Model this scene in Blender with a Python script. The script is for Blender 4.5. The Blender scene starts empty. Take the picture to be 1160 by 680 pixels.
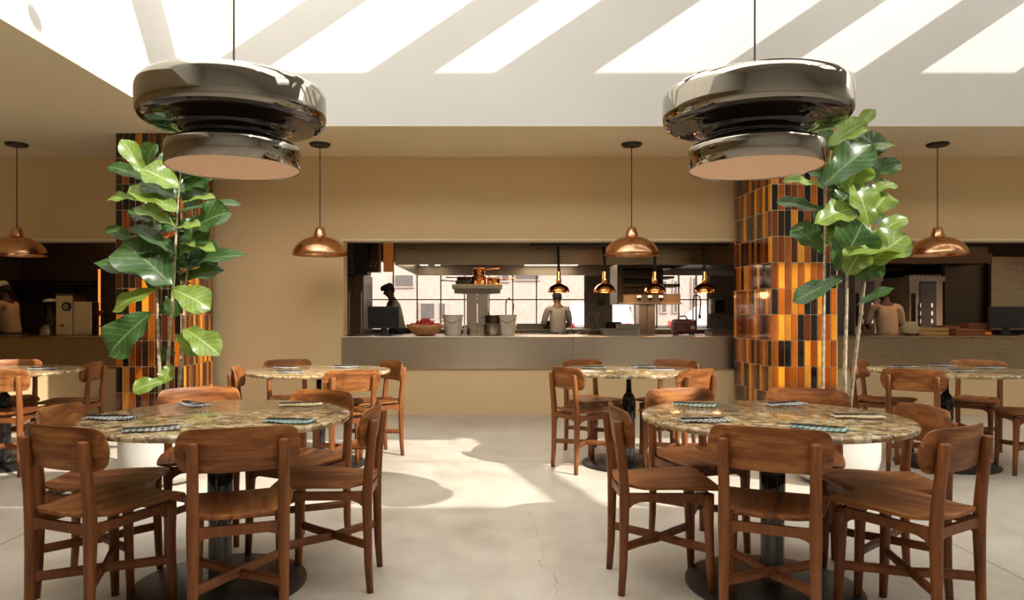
import bpy, bmesh, math, random
from mathutils import Vector, Matrix
random.seed(7)
C = bpy.context.scene.collection
PI = math.pi
# ------------------------------------------------------------------ camera
FPX, VX, HY, EYE = 800.0, 560.0, 355.0, 1.2      # focal length, vanishing point, horizon, eye height
cam = bpy.data.cameras.new('camera'); cam.sensor_width = 36; cam.lens = FPX/1160*36
cam.shift_x = (580-VX)/1160; cam.shift_y = (HY-340)/1160; cam.clip_end = 200
co = bpy.data.objects.new('camera', cam); C.objects.link(co)
co.location = (0, 0, EYE); co.rotation_euler = (PI/2, 0, 0)
bpy.context.scene.camera = co
# ------------------------------------------------------------------ light
vs = bpy.context.scene.view_settings
bpy.context.scene.display_settings.display_device = 'sRGB'
vs.view_transform = 'Standard'; vs.look = 'None'; vs.gamma = 1; vs.use_curve_mapping = False
vs.exposure = 0.2
SA, SB = 0.95, 0.75                                 # sun travel per metre of drop: -SA in x, +SB in y
sl = bpy.data.lights.new('sun', 'SUN'); sl.energy = 6.0; sl.angle = 0.009; sl.color = (1.0, .94, .85)
so = bpy.data.objects.new('sun', sl); C.objects.link(so)
so.rotation_euler = Vector((-SA, SB, -1)).to_track_quat('-Z', 'Y').to_euler()
w = bpy.data.worlds.new('world'); bpy.context.scene.world = w; w.use_nodes = True
wn = w.node_tree; wn.nodes['Background'].inputs[0].default_value = (1.0, .97, .92, 1); wn.nodes['Background'].inputs[1].default_value = 3.4
def area(name, loc, rot, sx, sy, power, col):
    l = bpy.data.lights.new(name, 'AREA'); l.shape = 'RECTANGLE'; l.size = sx; l.size_y = sy; l.energy = power; l.color = col
    o = bpy.data.objects.new(name, l); C.objects.link(o); o.location = loc; o.rotation_euler = rot; return o
def portal(loc, rot, sx, sy):
    o = area('daylight_portal', loc, rot, sx, sy, 1, (1, 1, 1)); o.data.cycles.is_portal = True
def point(loc, power, col, r=.05):
    l = bpy.data.lights.new('lamp_light', 'POINT'); l.energy = power; l.color = col; l.shadow_soft_size = r
    o = bpy.data.objects.new('lamp_light', l); C.objects.link(o); o.location = loc
ROOF = 5.2
portal((3.5, 1.6, 5.17), (0, 0, 0), 13, 2.9)
portal((3.5, 6.3, 5.17), (0, 0, 0), 13, 1.4)
portal((-.5, 13.95, 1.6), (-PI/2, 0, 0), 4.6, 1.4)
portal((3.35, 13.95, 1.6), (-PI/2, 0, 0), 2.0, 1.4)
# kitchen lights: fittings under the hood and in the kitchen ceiling
area('hood_light', (1.0, 10.3, 1.9), (0, 0, 0), 3.6, 1.0, 9, (1, .72, .45))
area('kitchen_ceiling_light', (-5.2, 10.0, 2.62), (0, 0, 0), 3.0, .5, 9, (1, .55, .25))
area('kitchen_ceiling_light', (7.0, 9.3, 2.62), (0, 0, 0), 3.0, .5, 24, (1, .62, .36))

# ------------------------------------------------------------------ helpers
def X(px, d): return (px-VX)/FPX*d
def Z(py, d): return EYE-(py-HY)/FPX*d
def P(px, py, d): return Vector((X(px, d), d, Z(py, d)))
def obj(name, bm, m, parent=None, smooth=False, loc=None, autos=False):
    me = bpy.data.meshes.new(name)
    if isinstance(bm, bmesh.types.BMesh):
        bmesh.ops.recalc_face_normals(bm, faces=bm.faces[:])
        bm.to_mesh(me); bm.free()
    if smooth:
        me.polygons.foreach_set('use_smooth', [True]*len(me.polygons))
        if autos: me.set_sharp_from_angle(angle=.7)
    o = bpy.data.objects.new(name, me); C.objects.link(o)
    for mm in (m if isinstance(m, (list, tuple)) else [m]): me.materials.append(mm)
    if parent: o.parent = parent
    if loc: o.location = loc
    return o
def tag(o, label, cat, group=None, kind=None):
    o['label'] = label; o['category'] = cat
    if group: o['group'] = group
    if kind: o['kind'] = kind
    return o
def thing(name, label, cat, loc=(0, 0, 0), rz=0, group=None):
    o = bpy.data.objects.new(name, None); C.objects.link(o); o.empty_display_size = .1
    o.location = loc; o.rotation_euler = (0, 0, rz); return tag(o, label, cat, group)
def struct(name, bm, m, parent=None, **k):
    o = obj(name, bm, m, parent, **k)
    if not parent: o['kind'] = 'structure'
    return o
def dup(root, loc, rz, label, group=None, scale=None):
    r = root.copy(); C.objects.link(r); r.location = loc; r.rotation_euler = (0, 0, rz); r['label'] = label
    if group: r['group'] = group
    if scale: r.scale = (scale,)*3
    for ch in list(root.children):
        c = ch.copy(); C.objects.link(c); c.parent = r
        for g in ch.children:
            e = g.copy(); C.objects.link(e); e.parent = c
    return r
def BM(): return bmesh.new()
def box(bm, x0, x1, y0, y1, z0, z1, bev=0, seg=2):
    r = bmesh.ops.create_cube(bm, size=1)
    for v in r['verts']:
        v.co = Vector(((x0+x1)/2+v.co.x*(x1-x0), (y0+y1)/2+v.co.y*(y1-y0), (z0+z1)/2+v.co.z*(z1-z0)))
    if bev:
        es = list({e for v in r['verts'] for e in v.link_edges})
        bmesh.ops.bevel(bm, geom=es, offset=bev, segments=seg, affect='EDGES', profile=.5)
    return bm
def bx(*a, **k): return box(BM(), *a, **k)
def frame_of(t):
    t = t.normalized(); u = Vector((0, 0, 1)).cross(t)
    if u.length < .1: u = Vector((0, 1, 0)).cross(t)
    u.normalize(); return u, t.cross(u)
def tube(bm, pts, rad, n=10, sq=2.0, rb=None, cap=True):
    """swept tube; rad per point (float or (ru, rv)); sq = superellipse power"""
    pts = [Vector(p) for p in pts]; rings = []
    for i, p in enumerate(pts):
        t = pts[min(i+1, len(pts)-1)]-pts[max(i-1, 0)]
        u, v = frame_of(t)
        if rb: u, v = Vector(rb[0]), Vector(rb[1])
        r = rad[i] if isinstance(rad, (list, tuple)) and len(rad) == len(pts) else rad
        ru, rv = r if isinstance(r, tuple) else (r, r)
        ring = []
        for k in range(n):
            a = 2*PI*(k+.5)/n; c, s = math.cos(a), math.sin(a)
            f = (abs(c)**sq+abs(s)**sq)**(-1/sq)
            ring.append(bm.verts.new(p+u*c*f*ru+v*s*f*rv))
        rings.append(ring)
    for a, b in zip(rings, rings[1:]):
        for k in range(n): bm.faces.new((a[k], a[(k+1) % n], b[(k+1) % n], b[k]))
    if cap: bm.faces.new(rings[0]); bm.faces.new(rings[-1])
    return bm
def lathe(bm, prof, n=48, c=(0, 0, 0)):
    rings = []
    for r, z in prof:
        if r < 1e-5: rings.append([bm.verts.new((c[0], c[1], c[2]+z))])
        else: rings.append([bm.verts.new((c[0]+r*math.cos(2*PI*k/n), c[1]+r*math.sin(2*PI*k/n), c[2]+z)) for k in range(n)])
    for a, b in zip(rings, rings[1:]):
        for k in range(n):
            l = (k+1) % n
            if len(a) == 1 and len(b) == 1: continue
            if len(a) == 1: bm.faces.new((a[0], b[l], b[k]))
            elif len(b) == 1: bm.faces.new((a[k], a[l], b[0]))
            else: bm.faces.new((a[k], a[l], b[l], b[k]))
    return bm
def prism(bm, pts, z0, z1, bev=0):
    lo = [bm.verts.new((p[0], p[1], z0)) for p in pts]; hi = [bm.verts.new((p[0], p[1], z1)) for p in pts]
    n = len(pts); bm.faces.new(lo); top = bm.faces.new(hi)
    for k in range(n): bm.faces.new((lo[k], lo[(k+1) % n], hi[(k+1) % n], hi[k]))
    if bev: bmesh.ops.bevel(bm, geom=list(top.edges), offset=bev, segments=2, affect='EDGES')
    return bm
def sheet(bm, fn, nu, nv, th):
    """closed slab from fn(u,v)->(point, normal)"""
    A, B = [], []
    for i in range(nu+1):
        ra, rbb = [], []
        for j in range(nv+1):
            p, n = fn(i/nu, j/nv); ra.append(bm.verts.new(p+n*th/2)); rbb.append(bm.verts.new(p-n*th/2))
        A.append(ra); B.append(rbb)
    for i in range(nu):
        for j in range(nv):
            bm.faces.new((A[i][j], A[i+1][j], A[i+1][j+1], A[i][j+1])); bm.faces.new((B[i][j], B[i][j+1], B[i+1][j+1], B[i+1][j]))
    for i in range(nu):
        for j in (0, nv): bm.faces.new((A[i][j], A[i+1][j], B[i+1][j], B[i][j]))
    for j in range(nv):
        for i in (0, nu): bm.faces.new((A[i][j], A[i][j+1], B[i][j+1], B[i][j]))
    return bm

# ------------------------------------------------------------------ materials
class N:
    def __init__(s, name):
        s.m = bpy.data.materials.new(name); s.m.use_nodes = True; s.t = s.m.node_tree
        s.b = s.t.nodes['Principled BSDF']; s.out = s.t.nodes['Material Output']
    def n(s, ty, **k):
        o = s.t.nodes.new(ty)
        for a, v in k.items():
            if isinstance(a, str) and hasattr(o, a): setattr(o, a, v)
        return o
    def l(s, a, b): s.t.links.new(a, b)
    def coord(s, scale=(1, 1, 1), kind='Object', loc=(0, 0, 0), rot=(0, 0, 0)):
        c = s.n('ShaderNodeTexCoord'); mp = s.n('ShaderNodeMapping'); s.l(c.outputs[kind], mp.inputs[0])
        mp.inputs['Scale'].default_value = scale; mp.inputs['Location'].default_value = loc; mp.inputs['Rotation'].default_value = rot
        return mp.outputs[0]
    def noise(s, vec, scale, det=3, rough=.5, dist=0):
        o = s.n('ShaderNodeTexNoise'); o.inputs['Scale'].default_value = scale; o.inputs['Detail'].default_value = det
        o.inputs['Roughness'].default_value = rough; o.inputs['Distortion'].default_value = dist; s.l(vec, o.inputs['Vector']); return o.outputs['Fac']
    def ramp(s, fac, stops, interp='LINEAR'):
        r = s.n('ShaderNodeValToRGB'); r.color_ramp.interpolation = interp; e = r.color_ramp.elements
        while len(e) < len(stops): e.new(.5)
        for q, (p, c) in zip(e, stops): q.position = p; q.color = (*c, 1) if len(c) == 3 else c
        s.l(fac, r.inputs[0]); return r.outputs[0]
    def math(s, op, a, b=None, c=None):
        o = s.n('ShaderNodeMath', operation=op)
        for i, v in enumerate((a, b, c)):
            if v is None: continue
            if isinstance(v, (int, float)): o.inputs[i].default_value = v
            else: s.l(v, o.inputs[i])
        return o.outputs[0]
    def mix(s, f, a, b):
        o = s.n('ShaderNodeMix', data_type='RGBA')
        for i, v in ((0, f), (6, a), (7, b)):
            if isinstance(v, (int, float)): o.inputs[i].default_value = v
            elif isinstance(v, tuple): o.inputs[i].default_value = (*v, 1)
            else: s.l(v, o.inputs[i])
        return o.outputs[2]
    def bump(s, h, st=.3, d=.01):
        o = s.n('ShaderNodeBump'); o.inputs['Strength'].default_value = st; o.inputs['Distance'].default_value = d
        s.l(h, o.inputs['Height']); s.l(o.outputs[0], s.b.inputs['Normal'])
    def base(s, c):
        if isinstance(c, tuple): s.b.inputs['Base Color'].default_value = (*c, 1)
        else: s.l(c, s.b.inputs['Base Color'])
    def set(s, rough=.5, metal=0, **k):
        s.b.inputs['Roughness'].default_value = rough; s.b.inputs['Metallic'].default_value = metal
        for a, v in k.items(): s.b.inputs[a.replace('_', ' ')].default_value = v
        return s
def simple(name, col, rough=.5, metal=0, var=.06, sc=6, **k):
    n = N(name); v = n.noise(n.coord(), sc, 3)
    lo = tuple(max(0, c*(1-var*2)) for c in col); hi = tuple(min(1, c*(1+var)) for c in col)
    n.base(n.ramp(v, [(.3, lo), (.7, hi)])); n.set(rough, metal, **k); return n.m
def wood(name, axis, dark, mid, light, rough=.42):
    n = N(name); sc = [14, 14, 14]; sc[axis] = 1.1
    c = n.coord(tuple(sc)); oi = n.n('ShaderNodeObjectInfo'); off = n.n('ShaderNodeVectorMath', operation='MULTIPLY_ADD')
    cb = n.n('ShaderNodeCombineXYZ')
    for i in range(3): n.l(oi.outputs['Random'], cb.inputs[i])
    off.inputs[1].default_value = (17, 23, 31); n.l(cb.outputs[0], off.inputs[0]); n.l(c, off.inputs[2])
    a = n.noise(off.outputs[0], 1.6, 4, .55, .6); b = n.noise(off.outputs[0], 7, 3, .6)
    f = n.math('ADD', n.math('MULTIPLY', a, .75), n.math('MULTIPLY', b, .25))
    f = n.math('ADD', f, n.math('MULTIPLY', n.math('SUBTRACT', oi.outputs['Random'], .5), .1))
    n.base(n.ramp(f, [(.34, dark), (.5, mid), (.66, light)])); n.set(rough); n.b.inputs['Specular IOR Level'].default_value = .3
    n.bump(b, .06, .002); return n.m
WD = ((.095, .027, .007), (.225, .075, .019), (.41, .165, .046))
wood_x = wood('walnut_across', 0, *WD); wood_y = wood('walnut_lengthwise', 1, *WD); wood_z = wood('walnut_upright', 2, (.10, .030, .008), (.20, .065, .018), (.30, .11, .034))

wood_plain = wood('walnut_plain', 2, (.15, .046, .012), (.19, .062, .017), (.24, .08, .023))
def paint(name, col, rough=.85):
    n = N(name); v = n.noise(n.coord(), .6, 4, .6); f = n.noise(n.coord(), 60, 2)
    n.base(n.ramp(v, [(.3, tuple(c*.95 for c in col)), (.7, tuple(min(1, c*1.03) for c in col))])); n.set(rough); n.bump(f, .04, .002); return n.m
m_white = paint('white_plaster', (.63, .61, .57)); m_wall = paint('cream_wall_paint', (.73, .535, .295)); m_ceil = paint('cream_ceiling_paint', (.84, .735, .53))
m_steel_ = None
def steel(name, col, rough, sc=(1, 40, 40), metal=1):
    n = N(name); v = n.noise(n.coord(sc), 3, 3); big = n.noise(n.coord((.9, .9, .5)), 1.2, 2)
    n.base(n.mix(n.math('MULTIPLY', big, .5), tuple(c*1.05 for c in col), tuple(c*.72 for c in col)))
    r = n.math('ADD', n.math('MULTIPLY', v, .05), rough-.025); n.l(r, n.b.inputs['Roughness']); n.b.inputs['Metallic'].default_value = metal
    n.bump(big, .05, .01); return n.m
m_steel = steel('brushed_steel', (.60, .52, .41), .30, (1, 1, 12)); m_steel2 = steel('worn_steel', (.30, .255, .20), .34)
m_steel_refl = steel('steel_dark_reflection', (.26, .17, .095), .28, (1, 1, 12)); m_steel_brown = steel('brown_steel_and_reflection', (.38, .28, .18), .28, (1, 1, 12)); m_dsteel = steel('dark_steel', (.09, .068, .05), .35)  # darker brown tints: side counters' dark reflections are put into the colour
m_black = simple('black_metal', (.016, .014, .013), .45); m_blackg = simple('black_gloss', (.01, .009, .009), .12)
m_rubber = simple('dark_rubber', (.03, .027, .025), .7)
m_glossp = N('smoked_chrome').set(.035, 1); m_glossp.base((.34, .315, .27)); m_glossp = m_glossp.m
m_dark_refl = N('dark_reflection_gloss').set(.06, 0); m_dark_refl.base((.012, .007, .006)); m_dark_refl = m_dark_refl.m  # dark reflections under the lamp ring, put into the colour
m_peach = simple('peach_diffuser', (.92, .62, .44), .8, 0, .01)
m_copper = N('spun_copper'); _v = m_copper.noise(m_copper.coord((2, 2, 60)), 4, 3)
m_copper.base(m_copper.ramp(_v, [(.3, (.66, .34, .17)), (.7, (.80, .45, .25))])); m_copper.set(.24, 1); m_copper = m_copper.m
m_copper2 = N('polished_copper').set(.1, 1); m_copper2.base((.80, .36, .13)); m_copper2 = m_copper2.m
def emit(name, col, st):
    n = N(name); n.base((.1, .1, .1)); n.b.inputs['Emission Color'].default_value = (*col, 1); n.b.inputs['Emission Strength'].default_value = st; return n.m
m_bulb = emit('warm_bulb', (1, .48, .15), 9); m_strip = emit('warm_light_panel', (1, .82, .62), 4); m_dim = emit('dim_oven_light', (1, .8, .6), .7); m_heat = emit('glowing_heat_strip', (1, .33, .06), .9)
m_screen = simple('dark_screen', (.012, .012, .013), .2)
m_pot = simple('white_ceramic', (.60, .58, .53), .35, 0, .02)
m_soil = simple('potting_soil', (.05, .03, .02), .95)
m_skin = simple('brown_skin', (.17, .075, .04), .55); m_hair = simple('black_hair', (.012, .01, .009), .8)
m_shirt = simple('pale_cotton_shirt', (.30, .255, .21), .85); m_tanshirt = simple('tan_cotton_shirt', (.66, .45, .27), .85)
m_apron = simple('dark_apron_cloth', (.03, .028, .03), .85); m_trous = simple('dark_trouser_cloth', (.04, .037, .04), .85); m_cap = simple('white_cap_cloth', (.70, .66, .60), .85)
m_wood_bowl = wood('bowl_wood', 0, (.36, .17, .06), (.58, .30, .12), (.70, .40, .18)); m_tomato = simple('tomato_skin', (.55, .03, .015), .25)
m_plastic = simple('milky_plastic', (.62, .56, .47), .4); m_maroon = simple('maroon_enamel', (.09, .022, .02), .3)
m_dtile = N('dark_kitchen_tile'); _b = m_dtile.n('ShaderNodeTexBrick'); m_dtile.l(m_dtile.coord((1, 1, 1), rot=(PI/2, 0, 0)), _b.inputs[0])
for _k, _c in (('Color1', (.035, .02, .014, 1)), ('Color2', (.05, .03, .02, 1)), ('Mortar', (.02, .014, .01, 1))): _b.inputs[_k].default_value = _c
_b.inputs['Scale'].default_value = 4; _b.inputs['Mortar Size'].default_value = .012; _b.inputs['Brick Width'].default_value = .6; _b.inputs['Row Height'].default_value = .3; m_dtile.base(_b.outputs[0]); m_dtile.set(.3); m_dtile = m_dtile.m
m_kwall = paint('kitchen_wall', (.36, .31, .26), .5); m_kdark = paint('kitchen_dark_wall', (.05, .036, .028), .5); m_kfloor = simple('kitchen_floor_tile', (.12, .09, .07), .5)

def glass():
    n = N('clear_glass'); t = n.n('ShaderNodeBsdfTransparent'); g = n.n('ShaderNodeBsdfGlossy'); g.inputs['Roughness'].default_value = .02
    f = n.n('ShaderNodeFresnel'); f.inputs[0].default_value = 1.3; mx = n.n('ShaderNodeMixShader')
    n.l(f.outputs[0], mx.inputs[0]); n.l(t.outputs[0], mx.inputs[1]); n.l(g.outputs[0], mx.inputs[2]); n.l(mx.outputs[0], n.out.inputs[0]); return n.m
m_glass = glass()
m_smoke = N('smoked_glass').set(.08, 0); m_smoke.base((.085, .08, .075)); m_smoke.b.inputs['Coat Weight'].default_value = .5; m_smoke = m_smoke.m

def floor_mat():
    n = N('polished_concrete'); c = n.coord(); big = n.noise(c, .55, 5, .62); mid = n.noise(c, 4.5, 5, .65); fine = n.noise(c, 90, 2)
    col = n.ramp(n.math('ADD', n.math('MULTIPLY', big, .55), n.math('MULTIPLY', mid, .45)), [(.36, (.40, .35, .28)), (.5, (.51, .46, .38)), (.64, (.60, .55, .465))])
    vo = n.n('ShaderNodeTexVoronoi', feature='F1'); vo.inputs['Scale'].default_value = 70; n.l(c, vo.inputs[0])
    sp = n.math('LESS_THAN', vo.outputs[0], .17)
    wn_ = n.n('ShaderNodeTexNoise'); wn_.inputs['Scale'].default_value = 9; n.l(c, wn_.inputs['Vector'])
    rnd = n.math('GREATER_THAN', wn_.outputs[0], .52)
    col = n.mix(n.math('MULTIPLY', n.math('MULTIPLY', sp, rnd), .7), col, (.30, .25, .20))
    sx = n.n('ShaderNodeSeparateXYZ'); n.l(c, sx.inputs[0]); x, y = sx.outputs[0], sx.outputs[1]
    def line(v, at, w): return n.math('LESS_THAN', n.math('ABSOLUTE', n.math('SUBTRACT', v, at)), w)
    j = line(x, -2.56, .006)
    for v, at in ((x, 2.385), (x, -7.5), (x, 7.3), (y, 5.71), (y, .9), (y, -3.9)): j = n.math('MAXIMUM', j, line(v, at, .005))
    wob = n.noise(n.coord((1, 1, 1)), 2.6, 5, .6)                                   # one hairline crack wandering away from the camera
    cx = n.math('ADD', n.math('MULTIPLY', n.math('SUBTRACT', wob, .5), .42), n.math('MULTIPLY_ADD', y, -.02, .32))
    ck = n.math('MULTIPLY', n.math('LESS_THAN', n.math('ABSOLUTE', n.math('SUBTRACT', x, cx)), .0032), n.math('LESS_THAN', y, 4.3))
    col = n.mix(n.math('MULTIPLY', j, .72), col, (.10, .085, .07)); col = n.mix(n.math('MULTIPLY', ck, .5), col, (.16, .13, .10))
    n.base(col); r = n.math('ADD', n.math('MULTIPLY', mid, .25), .26); n.l(r, n.b.inputs['Roughness'])
    n.bump(n.math('SUBTRACT', fine, j), .08, .003); return n.m
m_floor = floor_mat()

def stone_mat():
    n = N('breccia_terrazzo'); c = n.coord()
    wv = n.n('ShaderNodeTexNoise'); wv.inputs['Scale'].default_value = 16; wv.inputs['Detail'].default_value = 3; n.l(c, wv.inputs['Vector'])
    ad = n.n('ShaderNodeVectorMath', operation='MULTIPLY_ADD'); ad.inputs[1].default_value = (.03, .03, .03); n.l(wv.outputs['Color'], ad.inputs[0]); n.l(c, ad.inputs[2])
    def cell(scale, feat='F1'):
        v = n.n('ShaderNodeTexVoronoi', feature=feat); v.inputs['Scale'].default_value = scale; n.l(ad.outputs[0], v.inputs[0]); return v
    a = cell(25); sp = n.n('ShaderNodeSeparateColor'); n.l(a.outputs['Color'], sp.inputs[0])
    pal = [(0, (.44, .32, .15)), (.14, (.17, .10, .045)), (.26, (.58, .48, .29)), (.40, (.28, .17, .075)), (.52, (.44, .30, .12)), (.64, (.20, .13, .08)), (.76, (.56, .49, .36)), (.84, (.34, .21, .07)), (.93, (.08, .055, .045))]
    col = n.ramp(sp.outputs[0], pal, 'CONSTANT')
    e = cell(25, 'DISTANCE_TO_EDGE'); ed = n.ramp(e.outputs[0], [(.04, (1, 1, 1)), (.11, (0, 0, 0))])
    b = cell(75); sp2 = n.n('ShaderNodeSeparateColor'); n.l(b.outputs['Color'], sp2.inputs[0])
    small = n.ramp(sp2.outputs[1], [(0, (.18, .105, .045)), (.3, (.44, .34, .19)), (.55, (.30, .20, .09)), (.8, (.54, .45, .30))], 'CONSTANT')
    col = n.mix(ed, col, small); v = n.noise(c, 30, 4); col = n.mix(n.math('MULTIPLY', v, .25), col, (.34, .24, .11))
    n.base(col); n.set(.13); return n.m
m_stone = stone_mat()

def vcol_mat(name, rough, coat=0):
    n = N(name); a = n.n('ShaderNodeVertexColor', layer_name='tint'); v = n.noise(n.coord((1, 1, .4)), 14, 3)
    mul = n.n('ShaderNodeMix', data_type='RGBA', blend_type='MULTIPLY'); mul.inputs[0].default_value = 1
    n.l(a.outputs[0], mul.inputs[6]); n.l(n.ramp(v, [(.25, (.62, .6, .58)), (.75, (1, 1, 1))]), mul.inputs[7]); n.base(mul.outputs[2]); n.set(rough); n.b.inputs['Coat Weight'].default_value = coat; return n.m
m_tile = vcol_mat('glazed_tile', .12, .6); m_grout = simple('cream_grout', (.68, .56, .36), .85)

def leaf_mat(name, base, lite, trans):
    n = N(name); uv = n.n('ShaderNodeUVMap'); sp = n.n('ShaderNodeSeparateXYZ'); n.l(uv.outputs[0], sp.inputs[0])
    au = n.math('ABSOLUTE', n.math('MULTIPLY_ADD', sp.outputs[0], 2, -1)); v = sp.outputs[1]
    mid = n.math('LESS_THAN', au, .045)
    fr = n.math('FRACT', n.math('SUBTRACT', n.math('MULTIPLY', v, 8), n.math('MULTIPLY', au, 2.2)))
    lat = n.math('LESS_THAN', n.math('ABSOLUTE', n.math('SUBTRACT', fr, .5)), .055)
    vein = n.math('MAXIMUM', mid, n.math('MULTIPLY', lat, .6)); ns = n.noise(n.coord(), 12, 3)
    col = n.ramp(ns, [(.3, tuple(c*.75 for c in base)), (.7, tuple(c*1.25 for c in base))]); col = n.mix(vein, col, lite)
    n.base(col); n.set(.32); n.bump(n.math('SUBTRACT', 1, vein), .3, .004)
    tr = n.n('ShaderNodeBsdfTranslucent'); n.l(n.mix(.35, col, trans), tr.inputs[0]); mx = n.n('ShaderNodeMixShader'); mx.inputs[0].default_value = .36
    n.l(n.b.outputs[0], mx.inputs[1]); n.l(tr.outputs[0], mx.inputs[2]); n.l(mx.outputs[0], n.out.inputs[0]); return n.m
m_leaf = leaf_mat('fig_leaf', (.035, .085, .022), (.16, .25, .09), (.20, .34, .05)); m_leaf2 = leaf_mat('sunlit_fig_leaf', (.15, .235, .035), (.38, .46, .15), (.6, .7, .08))  # second colour is the same leaf with sunlight put into it
m_bark = simple('pale_bark', (.42, .33, .22), .85, 0, .25, 30)

def gingham(name, a, b, k=1):
    n = N(name); c = n.coord((1, 1, 1)); sp = n.n('ShaderNodeSeparateXYZ'); n.l(c, sp.inputs[0])
    def st(v): return n.math('GREATER_THAN', n.math('FRACT', n.math('MULTIPLY', v, 46*k)), .5)
    s = n.math('MULTIPLY', n.math('ADD', st(sp.outputs[0]), st(n.math('ADD', sp.outputs[1], sp.outputs[2]))), .5)
    n.base(n.mix(s, b, a)); n.set(.9); return n.m
GING = {'navy': gingham('navy_gingham', (.03, .045, .12), (.78, .76, .72)), 'black': gingham('black_gingham', (.03, .03, .03), (.75, .73, .68)),
        'teal': gingham('teal_gingham', (.03, .20, .17), (.60, .72, .66)), 'green': gingham('green_gingham', (.03, .15, .08), (.70, .74, .66)),
        'yellow': gingham('yellow_gingham', (.75, .52, .14), (.82, .76, .60)), 'grey': gingham('grey_gingham', (.10, .10, .11), (.74, .72, .68))}

# ------------------------------------------------------------------ setting: shell
BW = 8.35      # kitchen-side wall
CE = 3.05      # low ceiling
WELL = 6.98    # back face of the skylight well
WX = -3.10     # left face of the well
XL, XR, YF = -7.4, 11.6, -4.0
struct('floor', bx(XL-.2, XR+.2, YF-.2, BW+.3, -.12, 0), m_floor)
struct('floor_kitchen', bx(XL-.2, XR+.2, BW+.3, 14.3, -.12, -.002), m_kfloor)
bm = BM(); box(bm, XL, WX, YF, BW, CE, CE+.004); box(bm, WX, XR, WELL, BW, CE, CE+.004); box(bm, XL, WX-.12, YF, BW, CE+.004, CE+.2); box(bm, WX-.12, XR, WELL+.12, BW, CE+.004, CE+.2); struct('ceiling', bm, m_ceil)
bm = BM(); box(bm, WX, XR, WELL, WELL+.12, CE+.004, ROOF); struct('wall_well_back', bm, m_white)
bm = BM(); box(bm, WX-.12, WX, YF, 5.482, CE+.004, ROOF); box(bm, WX-.12, WX, 5.49, WELL, CE+.004, ROOF); struct('wall_well_left', bm, m_white)
struct('wall_left', bx(XL-.2, XL, YF, 14.2, 0, ROOF), m_wall)
struct('wall_right', bx(XR, XR+.2, YF, 14.2, 0, ROOF), m_white)
bm = BM(); box(bm, XL, XR, YF-.2, YF, 0, ROOF); struct('wall_front', bm, m_white)
# kitchen-side wall with its two openings; the pass counter fills them below z .92
OT = Z(271.5, BW); CT = .92; OX0, OX1 = X(389, BW), -3.9
bm = BM(); box(bm, XL, XR, BW, BW+.22, OT, CE+.2); box(bm, OX1, OX0, BW, BW+.22, 0, OT); box(bm, XL, OX1, BW, BW+.22, 0, CT-.02); box(bm, OX0, XR, BW, BW+.22, 0, CT-.02)
struct('wall_back', bm, m_wall)
bm = BM(); box(bm, OX0-.02, XR, BW-.012, BW+.23, OT-.015, OT+.008); box(bm, XL, OX1+.02, BW-.012, BW+.23, OT-.015, OT+.008); struct('trim_1', bm, m_ceil)
# unseen roof sheet, openings shaped to cast the sun patches: sheet coordinates (e, c) slide along the sun's path
def sun_mask_rect(bm, e0, e1, c0, c1): box(bm, max(WX-.3, e0+SA*ROOF), min(XR+.3, e1+SA*ROOF), c0-SB*ROOF, c1-SB*ROOF, ROOF, ROOF+.18)
def sun_mask_poly(bm, pts): prism(bm, [(min(e+SA*ROOF, XR+.3), c-SB*ROOF) for e, c in pts], ROOF, ROOF+.18)
bm = BM(); EM = -14
sun_mask_rect(bm, EM, 9, YF+SB*ROOF-.3, 4.23)
sun_mask_rect(bm, 2.7, 9, 4.23, 6.78)
sun_mask_rect(bm, -3.4, -.35, 6.68, 6.78)
sun_mask_rect(bm, -3.4, 9, 6.78, 7.05)
sun_mask_rect(bm, -5.7, 9, 7.05, 7.45)
sun_mask_poly(bm, [(-3.6, 8.5), (9, 8.5), (9, 8.93), (-4.1, 8.93)])
sun_mask_rect(bm, EM, 9, 8.93, 9.53)
sun_mask_rect(bm, EM, 9, 10.88, 12.2)
# the sheet around slots added to let sun onto the two pillars
k = SA/SB; L = lambda c: 2.86-k*(c-7.25); R = lambda c: 3.56-k*(c-7.25)
sun_mask_poly(bm, [(-5.7, 7.45), (L(7.45), 7.45), (L(8.5), 8.5), (-3.6, 8.5), (-3.3, 8.17), (-3.3, 7.5), (-4.2, 7.5), (-4.2, 7.8), (-5.7, 7.8)])
sun_mask_poly(bm, [(R(7.45), 7.45), (9, 7.45), (9, 8.5), (R(8.5), 8.5)])
struct('ceiling_sun_mask', bm, m_white)
# skylight bars: their shadows cross the back face of the well
bm = BM(); c0 = 9.53
for px0, px1 in ((222, 262), (412, 458), (557, 588), (604, 640), (806, 850), (966, 1010), (1146, 1190)):       # diagonal bars, met by the back wall at these places
    xa, xb = X(px0, WELL), X(px1, WELL); za = (c0-WELL)/SB; ea, eb = xa-SA*za, xb-SA*za; p_ = (1.47-SA)/SB; dy = WELL-(c0-SB*ROOF)
    ya = c0-SB*ROOF; roof = lambda e: e+SA*ROOF
    prism(bm, [(roof(ea), ya), (roof(eb), ya), (roof(eb)+p_*dy, ya+dy), (roof(ea)+p_*dy, ya+dy)], ROOF-.02, ROOF+.16)
prism(bm, [(.56+SA*ROOF, 4.2-SB*ROOF), (.73+SA*ROOF, 4.2-SB*ROOF), (-.0+SA*ROOF, 7.07-SB*ROOF), (-.17+SA*ROOF, 7.07-SB*ROOF)], ROOF-.02, ROOF+.16)
struct('trim_2', bm, m_white)

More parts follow.
